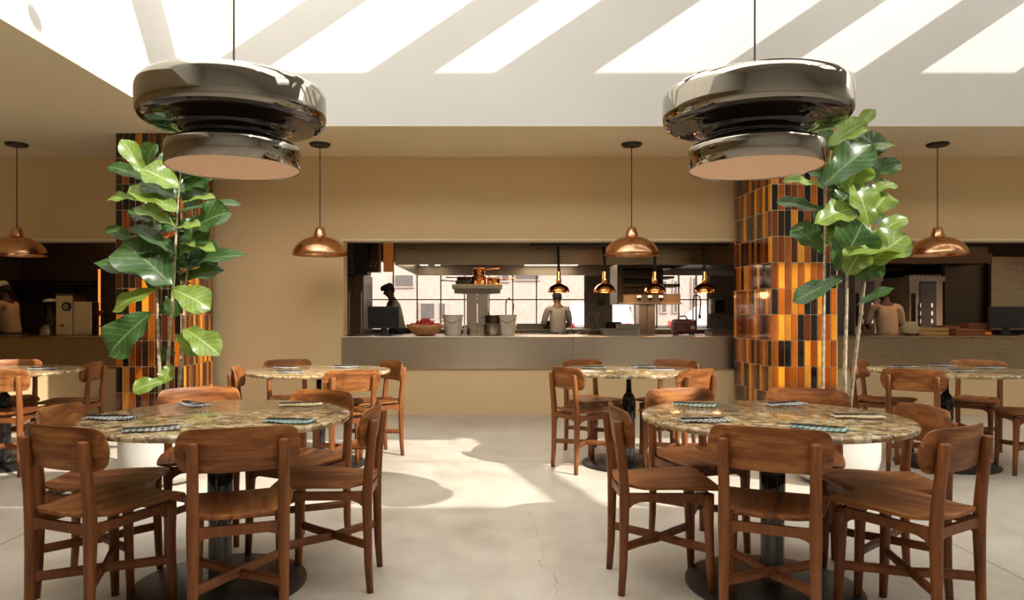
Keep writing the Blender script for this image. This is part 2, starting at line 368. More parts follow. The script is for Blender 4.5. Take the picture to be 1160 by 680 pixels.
# tiled pillars -----------------------------------------------------
PALF = [(.66, .34, .055), (.90, .58, .15), (.33, .135, .032), (.07, .034, .022), (.03, .024, .02), (.16, .068, .03), (.52, .235, .035)]
def pillar(label, corners, seed, wts):
    rnd = random.Random(seed); t = thing('tiled_pillar', label, 'pillar', ((corners[0][0]+corners[2][0])/2, (corners[0][1]+corners[2][1])/2, 0))
    ox, oy = t.location.x, t.location.y; cs = [Vector((a-ox, b-oy)) for a, b in corners]
    bm = prism(BM(), cs, 0, CE-.001); obj('grout_core', bm, m_grout, t)
    bm = BM(); cl = bm.loops.layers.color.new('tint')
    for k in range(4):
        a, b = cs[k], cs[(k+1) % 4]; ln = (b-a).length; nt = max(1, round(ln/.0668)); d = (b-a)/ln; nn = Vector((d.y, -d.x)); w_ = ln/nt
        zs = [0]+[.114+.268*q for q in range(12) if .114+.268*q < CE-.02]+[CE]
        for z0, z1 in zip(zs, zs[1:]):
            last = -1
            for q in range(nt):
                ci = rnd.choices(range(len(PALF)), [6, 6, 1.5, 1, .5, 1.5, 4] if k == 1 else wts)[0]  # right-hand face gets more gold: sunlit brightness put into the tile colours
                if ci == last: ci = rnd.choices(range(len(PALF)), wts)[0]
                last = ci; g = .0024; h = .007; bv = .0028
                p0 = a+d*(q*w_+g); p1 = a+d*((q+1)*w_-g); za, zb = z0+g, z1-g
                if zb-za < .01: continue
                f = rnd.uniform(.85, 1.12); col = tuple(min(1, c*f) for c in PALF[ci])+(1,)
                base = [(p0, za), (p1, za), (p1, zb), (p0, zb)]
                lo = [bm.verts.new((p.x, p.y, z)) for p, z in base]
                q0, q1 = p0+d*bv, p1-d*bv
                hi = [bm.verts.new((p.x+nn.x*h, p.y+nn.y*h, z)) for p, z in ((q0, za+bv), (q1, za+bv), (q1, zb-bv), (q0, zb-bv))]
                fs = [bm.faces.new(hi)]+[bm.faces.new((lo[i], lo[(i+1) % 4], hi[(i+1) % 4], hi[i])) for i in range(4)]
                for fc in fs:
                    for lp in fc.loops: lp[cl] = col
    obj('glazed_tiles', bm, m_tile, t); return t
dF, dB = 7.25, 8.17
pillar('brown and amber tiled square pillar behind the left fig tree', [(X(131.5, dF), dF), (X(205, dF), dF), (X(240.5, dB), dB), (X(131.5, dF)-.04, dB)], 5, [2, 1, 4, 4, 3, 4.5, 1.5])
pillar('amber and brown tiled square pillar behind the right fig tree', [(X(874, dF), dF), (X(948, dF), dF), (X(948, dF)+.05, dB), (X(832, dB), dB)], 11, [5, 4, 2.4, 2, 1.4, 2.2, 3.5])

# pass counters: worktop and steel front ---------------------------
def counter(label, x0, x1, seams, ms):
    ox = (x0+x1)/2; bm = BM(); q = [x0]+seams+[x1]
    for a, b in zip(q, q[1:]): box(bm, a-ox+.0012, b-ox-.0012, -.03, -.002, .545, .908, .002)
    tag(obj('steel_counter_front', bm, ms, None, loc=(ox, BW, 0)), label[0], 'panel')
    tag(obj('pass_worktop', bx(max(x0, -7.3 if x0 < -5 else OX0+.002)-ox, (x1-.002)-ox, -.045, .75, .9115, .925, .004), ms, None, loc=(ox, BW, 0)), label[1], 'worktop')
counter(('wide pale steel panel under the central kitchen opening', 'long steel worktop of the central kitchen pass'), OX0-.015, 3.3, [X(648, BW)], m_steel)
counter(('steel panel with a brown reflection in its colour under the right kitchen opening', 'steel worktop of the right kitchen pass'), 3.302, XR-.01, [5.9, 8.6], m_steel_brown)
counter(('steel panel with a dark reflection in its colour under the left kitchen opening', 'steel worktop of the left kitchen pass, dark reflection in its colour'), XL+.01, OX1, [-5.9], m_steel_refl)

# ------------------------------------------------------------------ chairs
def chair_parts(t):
    for s in (-1, 1):
        obj('leg', tube(BM(), [(s*.158, -.012, 0), (s*.156, -.004, .12), (s*.155, 0, .30), (s*.155, .002, .42), (s*.155, -.004, .52), (s*.155, -.018, .66), (s*.155, -.027, .735), (s*.155, -.028, .742)],
            [.0145, .017, .0195, .0225, .0205, .0195, .0185, .015], 12, 2.8, ((1, 0, 0), (0, 1, 0))), wood_z, t, True)
        obj('leg', tube(BM(), [(s*.162, .372, 0), (s*.160, .366, .12), (s*.158, .36, .30), (s*.158, .358, .40), (s*.158, .358, .432)],
            [.0145, .017, .0195, .0235, .0235], 12, 2.8, ((1, 0, 0), (0, 1, 0))), wood_z, t, True)
    hw, hh, th = .215, .079, .016
    def br(u, v):
        a = -PI/2+PI*u; x = hw*math.sin(a)*.999; h = hh*max(0, 1-abs(x/hw)**14)**.5; zc = .706
        top = zc+h+.006*(1-(x/hw)**2); bot = zc-h; z = bot+(top-bot)*v
        y = -.022+.0185+th/2+(x*x-.155**2)/(2*.48)-(z-zc)*.14
        n = Vector((-x/.48, 1, .14)).normalized(); return Vector((x, y, z)), n*(1-.55*abs(2*v-1)**6)
    bm = sheet(BM(), br, 28, 10, th); obj('backrest', bm, wood_x, t, True, autos=True)
    def half(y):
        pts = [(-.005, .118), (.02, .148), (.07, .172), (.16, .19), (.27, .203), (.35, .209), (.39, .207), (.402, .200), (.41, .186)]
        for (a, b), (c, d) in zip(pts, pts[1:]):
            if y <= c: return b+(d-b)*(y-a)/(c-a)
        return .186
    def se(u, v):
        y = -.005+.412*(1-math.cos(PI*u))/2; x = (2*v-1)*half(y)
        z = .444+.034*y+.30*x*x*(1-max(0, y-.2)/.3)+.020*max(0, (.1-y)/.1)**1.5-.006*max(0, (y-.36)/.05)**2
        ed = abs(2*v-1); return Vector((x, y+.010*(1-(2*v-1)**2)*(.6 if u > .5 else -1)*abs(2*u-1)**3, z)), Vector((-.6*x, 0, 1)).normalized()*(1-.5*max(ed**8, abs(2*u-1)**10))
    obj('seat', sheet(BM(), se, 22, 16, .02), wood_y, t, True, autos=True)
    bm = BM()
    def rail(p, q, arch):
        p, q = Vector(p), Vector(q); d = (q-p); nn = Vector((-d.y, d.x, 0)).normalized(); K = 12; A = []
        for i in range(K+1):
            s = i/K; e = abs(2*s-1); lo = .398-.038*max(0, (e-.62)/.38)**2*arch; c = p+d*s
            A.append([bm.verts.new((c.x+nn.x*o, c.y+nn.y*o, z)) for o, z in ((-.009, lo), (.009, lo), (.009, .434), (-.009, .434))])
        for a, b in zip(A, A[1:]):
            for k in range(4): bm.faces.new((a[k], a[(k+1) % 4], b[(k+1) % 4], b[k]))
        bm.faces.new(A[0]); bm.faces.new(A[-1])
    for s in (-1, 1): rail((s*.155, .01, 0), (s*.158, .35, 0), 1)
    rail((-.15, .358, 0), (.15, .358, 0), 1); rail((-.148, .002, 0), (.148, .002, 0), .6)
    obj('seat_frame', bm, wood_plain, t)
    for s in (-1, 1):
        bm = tube(BM(), [(s*.155, .004, .205), (s*.08, .09, .204), (0, .18, .2-.004*s), (-s*.08, .27, .2), (-s*.158, .355, .2)], [(.011, .018)]*5, 8, 5)
        obj('stretcher', bm, wood_plain, t)
CH = {
 'left_front': ((-1.21, 3.12), 'chairs around the front left table', [
  ((-.925, 2.56), (-.33, .94), 'walnut chair, back to us, at the near right side of the front left table'),
  ((-1.60, 2.60), (.37, .93), 'walnut chair, back to us, at the near left corner of the front left table'),
  ((-1.93, 3.13), (1, .09), 'walnut chair facing right at the left end of the front left table'),
  ((-1.63, 3.90), (.42, -.9), 'walnut chair facing us behind the front left table in front of the tiled pillar'),
  ((-.91, 3.76), (-.45, -.9), 'walnut chair facing us behind the right end of the front left table'),
  ((-.55, 3.19), (-1, -.03), 'walnut chair seen side on at the right end of the front left table')]),
 'right_front': ((1.22, 3.1), 'chairs around the front right table', [
  ((.995, 2.56), (.40, .9), 'walnut chair with its back square to us in front of the front right table'),
  ((.552, 3.16), (1, 0), 'walnut chair seen side on at the left end of the front right table'),
  ((1.0, 3.84), (.3, -.95), 'walnut chair with a sunlit pale backrest behind the left part of the front right table'),
  ((1.70, 3.84), (-.5, -.87), 'walnut chair facing us behind the front right table in front of the right pillar'),
  ((1.90, 3.12), (-1, .02), 'walnut chair facing left, tucked under the right end of the front right table'),
  ((1.70, 2.585), (-.52, .85), 'walnut chair turned three quarters away at the near right corner of the front right table')]),
 'left_mid': ((-1.39, 5.6), 'chairs around the rear left-centre table', [
  ((-1.03, 5.14), (-.5, .86), 'sunlit chair with its back to us at the rear left-centre table'),
  ((-.875, 6.08), (-.82, -.57), 'sunlit chair standing clear at the right of the rear left-centre table'),
  ((-1.84, 6.28), (.5, -.86), 'dark chair against the cream wall behind the rear left-centre table'),
  ((-1.97, 5.40), (.97, .2), 'chair at the left end of the rear left-centre table, only its backrest showing')]),
 'right_mid': ((1.07, 5.62), 'chairs around the rear right-centre table', [
  ((.54, 5.38), (.88, .47), 'sunlit chair at the left end of the rear right-centre table'),
  ((.77, 6.25), (.45, -.89), 'dark chair behind the left side of the rear right-centre table'),
  ((1.61, 6.25), (-.6, -.8), 'dark chair behind the right side of the rear right-centre table'),
  ((1.50, 5.20), (-.6, .8), 'orange chair, back to us, on the near right of the rear right-centre table')]),
 'right_far': ((3.58, 5.6), 'chairs around the far right table', [
  ((3.22, 6.22), (.75, -.66), 'chair behind the left end of the far right table beside the fig stems'),
  ((3.08, 5.2), (.62, .78), 'chair with its back to us at the near left of the far right table'),
  ((4.25, 6.2), (-.72, -.7), 'dark chair facing us behind the right side of the far right table'),
  ((4.24, 5.27), (-.96, .26), 'chair cut by the right edge of the photo, showing seat and front legs')]),
 'left_far': ((-3.89, 5.6), 'chairs around the far left table', [
  ((-3.63, 5.14), (-.25, .97), 'sunlit chair with its back to us cut by the left edge of the photo'),
  ((-3.40, 6.0), (-1, -.15), 'dark chair in profile at the right end of the far left table'),
  ((-4.25, 6.25), (.5, -.86), 'dark chair behind the far left table below the left kitchen counter')])}
proto = None
for key, (tc, grp, lst) in CH.items():
    for (x, y), (fx, fy), lab in lst:
        rz = math.atan2(-fx, fy)
        if proto is None:
            proto = thing('dining_chair', lab, 'chair', (x, y, 0), rz, grp); chair_parts(proto)
        else: dup(proto, (x, y, 0), rz, lab, grp)

# ------------------------------------------------------------------ tables
def table_parts(t):
    R_ = .562
    obj('tabletop', lathe(BM(), [(0, .7255), (R_-.012, .7255), (R_-.002, .728), (R_, .732), (R_, .741), (R_-.003, .747), (R_-.009, .75), (0, .75)], 96), m_stone, t, True, autos=True)
    obj('mounting_plate', lathe(BM(), [(0, .708), (.16, .708), (.165, .712), (.165, .725), (0, .725)], 32), m_black, t, True, autos=True)
    obj('upper_pole', lathe(BM(), [(.02, .56), (.02, .708), (0, .708)], 24), m_black, t, True)
    obj('black_collar', lathe(BM(), [(0, .36), (.052, .36), (.054, .37), (.054, .50), (.05, .53), (.036, .555), (.024, .57), (.021, .60), (0, .60)], 32), m_blackg, t, True)
    obj('column', lathe(BM(), [(.05, .02), (.05, .36)], 32), m_smoke, t, True)
    obj('base_disc', lathe(BM(), [(0, 0), (.365, 0), (.37, .004), (.37, .012), (.362, .017), (.12, .022), (.075, .026), (.06, .03), (0, .03)], 64), m_black, t, True, autos=True)
tl = {'left_front': 'round stone table in the left foreground with dark bottle-shaped pedestal', 'right_front': 'round stone table in the right foreground with dark bottle-shaped pedestal',
      'left_mid': 'round stone table left of centre at the back, in front of the cream wall', 'right_mid': 'round stone table right of centre at the back, before the steel counter',
      'right_far': 'round stone table at the far right behind the fig stems', 'left_far': 'round stone table cut by the left edge of the photo'}
tp = None
for i, (key, (tc, grp, lst)) in enumerate(CH.items()):
    rz = i*1.1
    if tp is None: tp = thing('round_table', tl[key], 'table', (*tc, 0), rz, 'round stone tables'); table_parts(tp)
    else: dup(tp, (*tc, 0), rz, tl[key])

# ------------------------------------------------------------------ place settings
TT = .7502
def napkin_bm(L_=.20, W_=.088):
    def f(u, v):
        x = (u-.5)*L_; y = (v-.5)*W_; return Vector((x, y+.004*math.sin(u*9), .0055+.0015*math.sin(u*7+v*3)+.0012*math.cos(v*9))), Vector((0, 0, 1))*(1-.35*abs(2*v-1)**4)
    return sheet(BM(), f, 16, 8, .0068)
nap_me = {}
def napkin(x, y, rz, kind, label, grp):
    if kind not in nap_me: o = obj('folded_napkin', napkin_bm(), GING[kind], None, True, autos=True); nap_me[kind] = o.data
    else: o = bpy.data.objects.new('folded_napkin', nap_me[kind]); C.objects.link(o)
    o.location = (x, y, TT+.0002); o.rotation_euler = (0, 0, rz); tag(o, label, 'napkin', grp)
def knife_bm():
    bm = tube(BM(), [(-.10, 0, .004), (-.09, 0, .0045), (-.02, 0, .004), (0, 0, .0035)], [(.004, .0025), (.0065, .0035), (.006, .003), (.004, .002)], 10, 2.5)
    tube(bm, [(0, 0, .0035), (.03, .001, .0035), (.07, .001, .0035), (.10, -.003, .0035)], [(.005, .001), (.0085, .0009), (.008, .0008), (.0015, .0005)], 8, 2); return bm
def fork_bm():
    bm = tube(BM(), [(-.10, 0, .004), (-.09, 0, .0045), (-.03, 0, .004), (.03, 0, .0035), (.045, 0, .0035)], [(.0045, .0025), (.0065, .003), (.0045, .0025), (.003, .002), (.009, .0015)], 10, 2.5)
    for q in (-.0095, -.0032, .0032, .0095): tube(bm, [(.043, q*.8, .0035), (.06, q, .003), (.092, q, .005)], [.0019, .0016, .0009], 6)
    return bm
m_cut = simple('black_flatware', (.03, .028, .027), .25, .6); kn = [None, None]
def cutlery(x, y, rz, where, grp):
    for q, (nm, fn, cat) in enumerate((('table_knife', knife_bm, 'knife'), ('dinner_fork', fork_bm, 'fork'))):
        off = .013 if q else -.012; px_ = x-math.sin(rz)*off; py_ = y+math.cos(rz)*off
        if kn[q] is None: o = obj(nm, fn(), m_cut, None, True); kn[q] = o.data
        else: o = bpy.data.objects.new(nm, kn[q]); C.objects.link(o)
        o.location = (px_, py_, TT+.0105); o.rotation_euler = (0, 0, rz+(.06 if q else -.03)); tag(o, f'black {cat} on the {where}', cat, grp)
def tp_at(px, py): d = (EYE-.757)*FPX/(py-HY); return X(px, d), d
for px, py, rz, kind, lab, tb in (
  (125, 473, -.12, 'navy', 'blue check napkin at the left end of the front left table', 0),
  (172, 486, .38, 'black', 'black check napkin at the near left of the front left table', 0),
  (219, 458, -.75, 'grey', 'dark crumpled check napkin at the back of the front left table', 0),
  (328, 477, -.25, 'teal', 'teal check napkin at the near right of the front left table', 0),
  (341, 458, .16, 'yellow', 'cream check napkin at the back right of the front left table', 0),
  (787, 458.5, -.42, 'green', 'green check napkin at the back left of the front right table', 1),
  (798, 476, .06, 'black', 'black check napkin at the near left of the front right table', 1),
  (890, 457.5, .35, 'navy', 'navy check napkin at the back of the front right table', 1),
  (927, 485, -.6, 'teal', 'pale teal napkin at the near edge of the front right table', 1),
  (972, 471.5, -.1, 'yellow', 'yellow check napkin at the right end of the front right table', 1),
  (324, 416.5, -.5, 'grey', 'dark check napkin at the back of the rear left-centre table', 2),
  (329, 421.5, .1, 'black', 'black check napkin at the left of the rear left-centre table', 2),
  (391, 415.5, 0, 'navy', 'blue check napkin at the right of the rear left-centre table', 2),
  (672, 416.5, 0, 'green', 'green check napkin at the left of the rear right-centre table', 3),
  (728, 415.5, .3, 'navy', 'navy check napkin at the back of the rear right-centre table', 3),
  (748, 419, 0, 'grey', 'grey check napkin at the right of the rear right-centre table', 3),
  (1024, 415.5, 0, 'black', 'black check napkin at the left of the far right table', 4),
  (1068, 413.8, -.3, 'navy', 'navy check napkin at the back of the far right table', 4),
  (1089, 420, .1, 'black', 'black check napkin at the near side of the far right table', 4),
  (1122, 416.5, -.1, 'green', 'green striped napkin at the right end of the far right table', 4),
  (50, 417.5, .05, 'navy', 'blue check napkin on the table cut by the left edge', 5)):
    x, y = tp_at(px, py); g = ['front left', 'front right', 'rear left-of-centre', 'rear right-of-centre', 'far right', 'far left'][tb]
    napkin(x, y, rz, kind, lab, 'napkins on the '+g+' table'); cutlery(x, y, rz, lab, 'cutlery on the '+g+' table')

# ------------------------------------------------------------------ large pendants
def big_pendant(x, y, label):
    t = thing('large_pendant_lamp', label, 'pendant lamp', (x, y, 1.867), 0, 'large smoked pendant lamps')
    r0 = .2985
    drum = [(r0-.006, .012), (r0-.004, .0), (r0, .002), (r0, .088), (r0-.002, .100), (r0-.009, .108), (r0-.022, .111), (.255, .113), (.235, .117)]
    obj('lower_drum', lathe(BM(), drum, 96), m_glossp, t, True)
    obj('neck', lathe(BM(), [(.236, .116), (.222, .122), (.216, .135), (.218, .148), (.226, .158), (.238, .163), (.240, .172), (.25, .186), (.27, .196), (.31, .199), (.36, .200), (.39, .206), (.404, .216)], 96), m_dark_refl, t, True)
    ring = [(.404, .216), (.4125, .228), (.4165, .245), (.417, .262), (.417, .325), (.4155, .343), (.409, .360), (.396, .373), (.376, .381), (.34, .386), (.28, .389), (.1, .392), (0, .392)]
    obj('upper_ring', lathe(BM(), ring, 128), m_glossp, t, True)
    obj('diffuser', lathe(BM(), [(0, .006), (r0-.005, .006), (r0-.005, .016), (0, .016)], 96), m_peach, t, True, autos=True)
    obj('cord', tube(BM(), [(0, 0, .39), (0, 0, ROOF-1.867-.02)], .005, 8), m_black, t)
    obj('ceiling_cap', lathe(BM(), [(0, ROOF-1.867-.03), (.06, ROOF-1.867-.03), (.06, ROOF-1.867), (0, ROOF-1.867)], 24), m_black, t)
big_pendant(-1.206, 3.27, 'large smoked chrome two-tier pendant lamp over the front left table')
big_pendant(1.206, 3.27, 'large smoked chrome two-tier pendant lamp over the front right table')
# small copper pendants
def dome_prof(r, h): return [(r, 0), (r*1.004, .006*r/.29), (r*.985, h*.16), (r*.93, h*.36), (r*.84, h*.55), (r*.70, h*.72), (r*.52, h*.86), (r*.33, h*.95), (r*.22, h)]
def dome_bm(r, h, n=64):
    p = dome_prof(r, h); th = .004
    return lathe(BM(), p+[(max(a-th, .01), b-th) for a, b in reversed(p)]+[p[0]], n)
def small_pendant(t):
    obj('copper_shade', dome_bm(.292, .205), m_copper, t, True)
    obj('neck', lathe(BM(), [(.066, .20), (.066, .225), (.056, .25), (.05, .285), (.036, .30), (.012, .305), (0, .305)], 32), m_copper, t, True, autos=True)
    obj('cord', tube(BM(), [(0, 0, .30), (0, 0, 1.19)], .0055, 8), m_black, t)
    obj('canopy', lathe(BM(), [(0, 1.186), (.10, 1.186), (.113, 1.20), (.113, 1.213), (0, 1.213)], 40), m_black, t, True, autos=True)
    obj('bulb', lathe(BM(), [(0, .06), (.03, .075), (.04, .105), (.03, .14), (.018, .16), (.018, .2), (0, .2)], 24), m_pot, t, True)
sp0 = None
for px, lab in ((19, 'small copper dome pendant lamp at the left edge of the photo'), (362.5, 'small copper dome pendant lamp before the cream wall left of the central kitchen opening'),
                (715.5, 'small copper dome pendant lamp before the central kitchen opening, left of the right pillar'), (1062, 'small copper dome pendant lamp at the far right of the photo')):
    loc = (X(px, 7.7), 7.7, 1.835)
    if sp0 is None: sp0 = thing('copper_pendant_lamp', lab, 'pendant lamp', loc, 0, 'small copper dome pendant lamps'); small_pendant(sp0)
    else: dup(sp0, loc, 0, lab)

# ------------------------------------------------------------------ fig trees
def planter(x, y, label):
    t = thing('planter', label, 'planter', (x, y, 0), 0, 'white planters')
    p = [(0, 0), (.14, 0), (.20, .012), (.25, .045), (.285, .10), (.30, .17), (.302, .24), (.302, .47), (.30, .49), (.288, .492), (.283, .48), (.282, .40), (0, .40)]
    obj('pot', lathe(BM(), p, 64), m_pot, t, True, autos=True)
    obj('soil', lathe(BM(), [(0, .405), (.281, .405), (.281, .44), (.2, .452), (.1, .457), (0, .46)], 40), m_soil, t, True)
planter(-2.36, 5.06, 'white planter of the left fig tree, half hidden behind the front left table')
planter(2.43, 5.06, 'white planter of the right fig tree, half hidden behind the front right table')
def leaf(bm, uvl, B, T, w_, nrm, rnd, curl=.25):
    B, T = Vector(B), Vector(T); ax = T-B; L_ = ax.length; a = ax/L_; s = a.cross(nrm)
    if s.length < .05: s = a.cross(Vector((.3, 1, .2)))
    s.normalize(); n = s.cross(a).normalized(); K, M_ = 12, 8; ph = rnd.uniform(0, 6); g = []
    wo = [0, .30, .52, .60, .62, .70, .84, .96, 1.0, .97, .82, .52, .06]
    for i in range(K+1):
        v = i/K; hw = w_/2*wo[i]; row = []
        for j in range(M_+1):
            u = j/M_*2-1; wave = .045*w_*math.sin(v*15+ph+u*1.3)*abs(u)**1.5*1.6
            off = n*(curl*L_*(v*(1-v))*.9+.22*hw*abs(u)**1.3+wave-.12*L_*max(0, v-.7)**1.2)
            row.append(bm.verts.new(B+a*(v*L_)+s*(u*hw)+off))
        g.append(row)
    for i in range(K):
        for j in range(M_):
            f = bm.faces.new((g[i][j], g[i+1][j], g[i+1][j+1], g[i][j+1]))
            for lp, (ii, jj) in zip(f.loops, ((i, j), (i+1, j), (i+1, j+1), (i, j+1))): lp[uvl].uv = (jj/M_, ii/K)
def fig(label, cx, cy, stems, leaves, seed, nfill, fillpts):
    rnd = random.Random(seed); t = thing('fiddle_leaf_fig', label, 'fig tree', (cx, cy, .45)); o0 = Vector((cx, cy, .45))
    for st in stems:
        pts = [P(a, b, cy+dd)-o0 for a, b, dd in st]; pts[0].z = -.01; m = Vector(pts[0]); n_ = len(pts)
        # rooted within the pot
        obj('stem', tube(BM(), pts, [.015-.009*i/(n_-1) for i in range(n_)], 8), m_bark, t, True)
    leaves = list(leaves)
    for q in range(nfill):                                   # leaves inside and behind the crown
        a, b, dd = (rnd.choice(fillpts)); an = rnd.uniform(0, 2*PI); l_ = rnd.uniform(26, 44)
        leaves.append((a, b, a+math.cos(an)*l_, b+math.sin(an)*l_*.55, rnd.uniform(18, 30), rnd.uniform(.4, .9), rnd.random() < .3, dd+rnd.uniform(.04, .22)))
    for lit_pass in (0, 1):
        bm = BM(); uvl = bm.loops.layers.uv.new('UVMap')
        for (bx_, by_, tx, ty, w_, face, is_lit, dd) in leaves:
            if is_lit != lit_pass: continue
            B = P(bx_, by_, cy+dd)-o0; T = P(tx, ty, cy+dd+rnd.uniform(-.12, .10))-o0
            nrm = Vector((rnd.uniform(-.25, .25), -face, 1-face*.55)).normalized()
            leaf(bm, uvl, B, T, w_/FPX*cy*1.28, nrm, rnd, rnd.uniform(.1, .35))
        obj('foliage' if not lit_pass else 'sunlit_foliage', bm, m_leaf2 if lit_pass else m_leaf, t, True)
LL = [(165,200,138,157,17,.8,1,-.05),(166,196,176,163,27,.9,0,0),(204,214,160,190,27,.75,1,-.15),(203,226,158,206,24,.6,0,-.1),(202,240,146,212,26,.6,1,-.18),(199,257,150,234,19,.5,1,-.12),
 (168,205,123,187,17,.6,0,.05),(166,226,120,226,16,.6,1,.1),(199,289,147,256,19,.5,0,-.1),(160,282,120,257,14,.6,0,.1),(200,258,226,256,15,.5,1,-.15),(205,231,244,224,14,.45,1,-.1),
 (204,240,272,230,15,.5,0,0),(214,262,260,240,36,.85,0,-.05),(204,290,234,262,30,.9,0,-.12),(204,276,244,284,14,.5,1,-.12),(196,324,138,274,46,.9,0,-.1),(188,320,106,296,21,.6,0,.05),
 (199,304,279,288,19,.6,0,.05),(198,318,254,306,20,.7,0,.1),(195,328,238,350,29,.8,1,-.15),(180,328,126,352,20,.7,1,-.1),(172,354,122,402,38,.9,0,-.12),(208,372,249,402,25,.8,1,-.15),
 (207,380,240,402,15,.6,0,-.02),(198,378,223,404,12,.7,1,-.12),(199,400,178,408,18,.8,0,0),(186,432,150,443,17,.8,1,-.1),(194,412,186,434,14,.8,1,-.05),(206,215,242,192,30,.8,0,.05),
 (205,206,226,180,26,.8,0,.1),(200,246,160,262,24,.6,0,.15),(202,262,245,300,26,.6,0,.18),(196,300,170,330,24,.7,0,.15),(200,330,196,360,24,.8,0,.1),(172,250,145,240,20,.7,0,.15),(206,196,188,170,26,.8,0,.12),(205,250,235,268,24,.8,0,.15),(190,275,150,300,26,.7,0,.2)]
fig('tall fiddle-leaf fig tree with dark glossy leaves in front of the left pillar', -2.36, 5.06,
    [[(182, 462, 0), (181, 430, -.02), (179, 380, -.03), (177, 320, -.02), (176, 262, 0), (170, 205, .02)], [(190, 462, -.03), (189, 430, -.04), (193, 370, -.05), (197, 310, -.05), (201, 240, -.04), (205, 185, 0)], [(201, 462, .02), (204, 420, .02), (208, 360, .03), (213, 290, .02), (222, 235, .02)]], LL, 3, 26, [(203, 195, 0), (202, 215, 0), (200, 235, 0), (199, 260, 0), (198, 285, 0), (197, 305, 0), (175, 235, .02), (177, 280, 0), (220, 240, .02), (214, 285, .02), (175, 215, 0)])
RL = [(964,150,992,124,13,.7,1,0),(938,165,982,137,24,.7,1,-.05),(950,185,978,150,24,.8,0,.05),(930,212,988,163,32,.85,0,-.12),(972,176,1016,164,12,.6,1,.05),(975,204,1021,184,22,.7,0,.08),
 (958,218,976,182,32,.9,1,-.05),(985,218,1014,208,16,.6,1,0),(936,214,887,204,15,.6,1,0),(936,240,880,228,20,.7,0,.05),(922,254,966,236,26,.8,1,-.15),(984,258,968,208,30,.9,1,-.12),
 (984,248,1006,218,26,.8,1,-.02),(984,272,1028,246,17,.6,1,0),(982,300,1028,266,34,.8,1,-.08),(934,286,898,256,32,.85,0,0),(946,306,978,252,44,.95,0,-.05),(960,290,1029,281,20,.5,1,-.18),
 (968,318,1002,298,22,.8,0,0),(956,314,898,342,21,.7,0,-.08),(970,346,1013,326,11,.6,0,-.02),(958,312,978,280,26,.9,1,-.1),(950,226,918,190,26,.8,0,.1),(960,200,998,196,26,.8,0,.12),(955,262,920,240,26,.8,0,.15),
 (962,270,1000,290,26,.7,0,.15),(945,170,925,150,22,.8,0,.1),(975,232,1002,250,24,.8,0,.12),(950,250,985,225,26,.8,0,.12),(962,182,985,205,24,.7,0,.15),(940,195,960,165,26,.8,1,.1)]
fig('tall fiddle-leaf fig tree with bright lit leaves in front of the right pillar', 2.43, 5.06,
    [[(931, 462, 0), (932, 430, -.02), (933, 350, -.03), (935, 270, -.02), (936, 215, 0), (942, 170, 0)], [(957, 462, -.02), (957, 420, -.03), (959, 350, -.03), (960, 290, -.02), (964, 220, 0), (970, 150, 0)], [(962, 462, .02), (967, 420, .02), (977, 340, .02), (985, 270, .02), (985, 220, .02)]], RL, 4, 22, [(968, 160, 0), (966, 185, 0), (964, 215, 0), (962, 245, 0), (960, 275, 0), (985, 235, .02), (984, 265, .02), (937, 225, 0), (936, 255, 0), (975, 150, 0), (960, 295, 0)])

# ------------------------------------------------------------------ kitchen shell
KC = 2.72; KB = 14.0
def wall_with_holes(y0, y1, x0, x1, z0, z1, holes):
    bm = BM(); xs = x0
    for a, b, lo, hi in holes:
        box(bm, xs, a, y0, y1, z0, z1); box(bm, a, b, y0, y1, z0, lo); box(bm, a, b, y0, y1, hi, z1); xs = b
    box(bm, xs, x1, y0, y1, z0, z1); return bm
W1 = (X(400, KB), X(664, KB)); W2 = (X(693, KB), X(804, KB)); SILL, HEAD = .92, 2.25
struct('wall_kitchen_back', wall_with_holes(KB, KB+.2, -3.1, 4.9, 0, KC, [(*W1, SILL, HEAD), (*W2, SILL, HEAD)]), m_kwall)
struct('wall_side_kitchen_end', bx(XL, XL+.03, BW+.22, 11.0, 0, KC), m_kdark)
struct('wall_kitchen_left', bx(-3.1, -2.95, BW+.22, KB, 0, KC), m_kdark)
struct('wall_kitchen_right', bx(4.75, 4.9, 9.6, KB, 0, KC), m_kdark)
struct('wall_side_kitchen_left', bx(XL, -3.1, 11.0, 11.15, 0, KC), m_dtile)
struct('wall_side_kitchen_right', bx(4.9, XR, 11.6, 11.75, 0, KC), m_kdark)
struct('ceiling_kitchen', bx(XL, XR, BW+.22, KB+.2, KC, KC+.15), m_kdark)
m_mull = simple('brown_window_metal', (.20, .13, .095), .5)
def window(nm, x0, x1, xs):
    f = BM()
    for q in xs: box(f, q-.011, q+.011, KB+.06, KB+.12, SILL, HEAD)
    for z in (SILL+.02, Z(339.5, KB), HEAD-.02): box(f, x0, x1, KB+.055, KB+.125, z-.011, z+.011)
    fo = struct(nm, f, m_mull)
    obj('pane', bx(x0, x1, KB+.088, KB+.092, SILL, HEAD), m_glass, fo)
window('window_1', *W1, [X(q, KB) for q in (401, 418, 445, 472, 499, 526, 554, 581, 608, 635, 663)])
window('window_2', *W2, [X(q, KB) for q in (694, 720, 745, 770, 790, 803)])
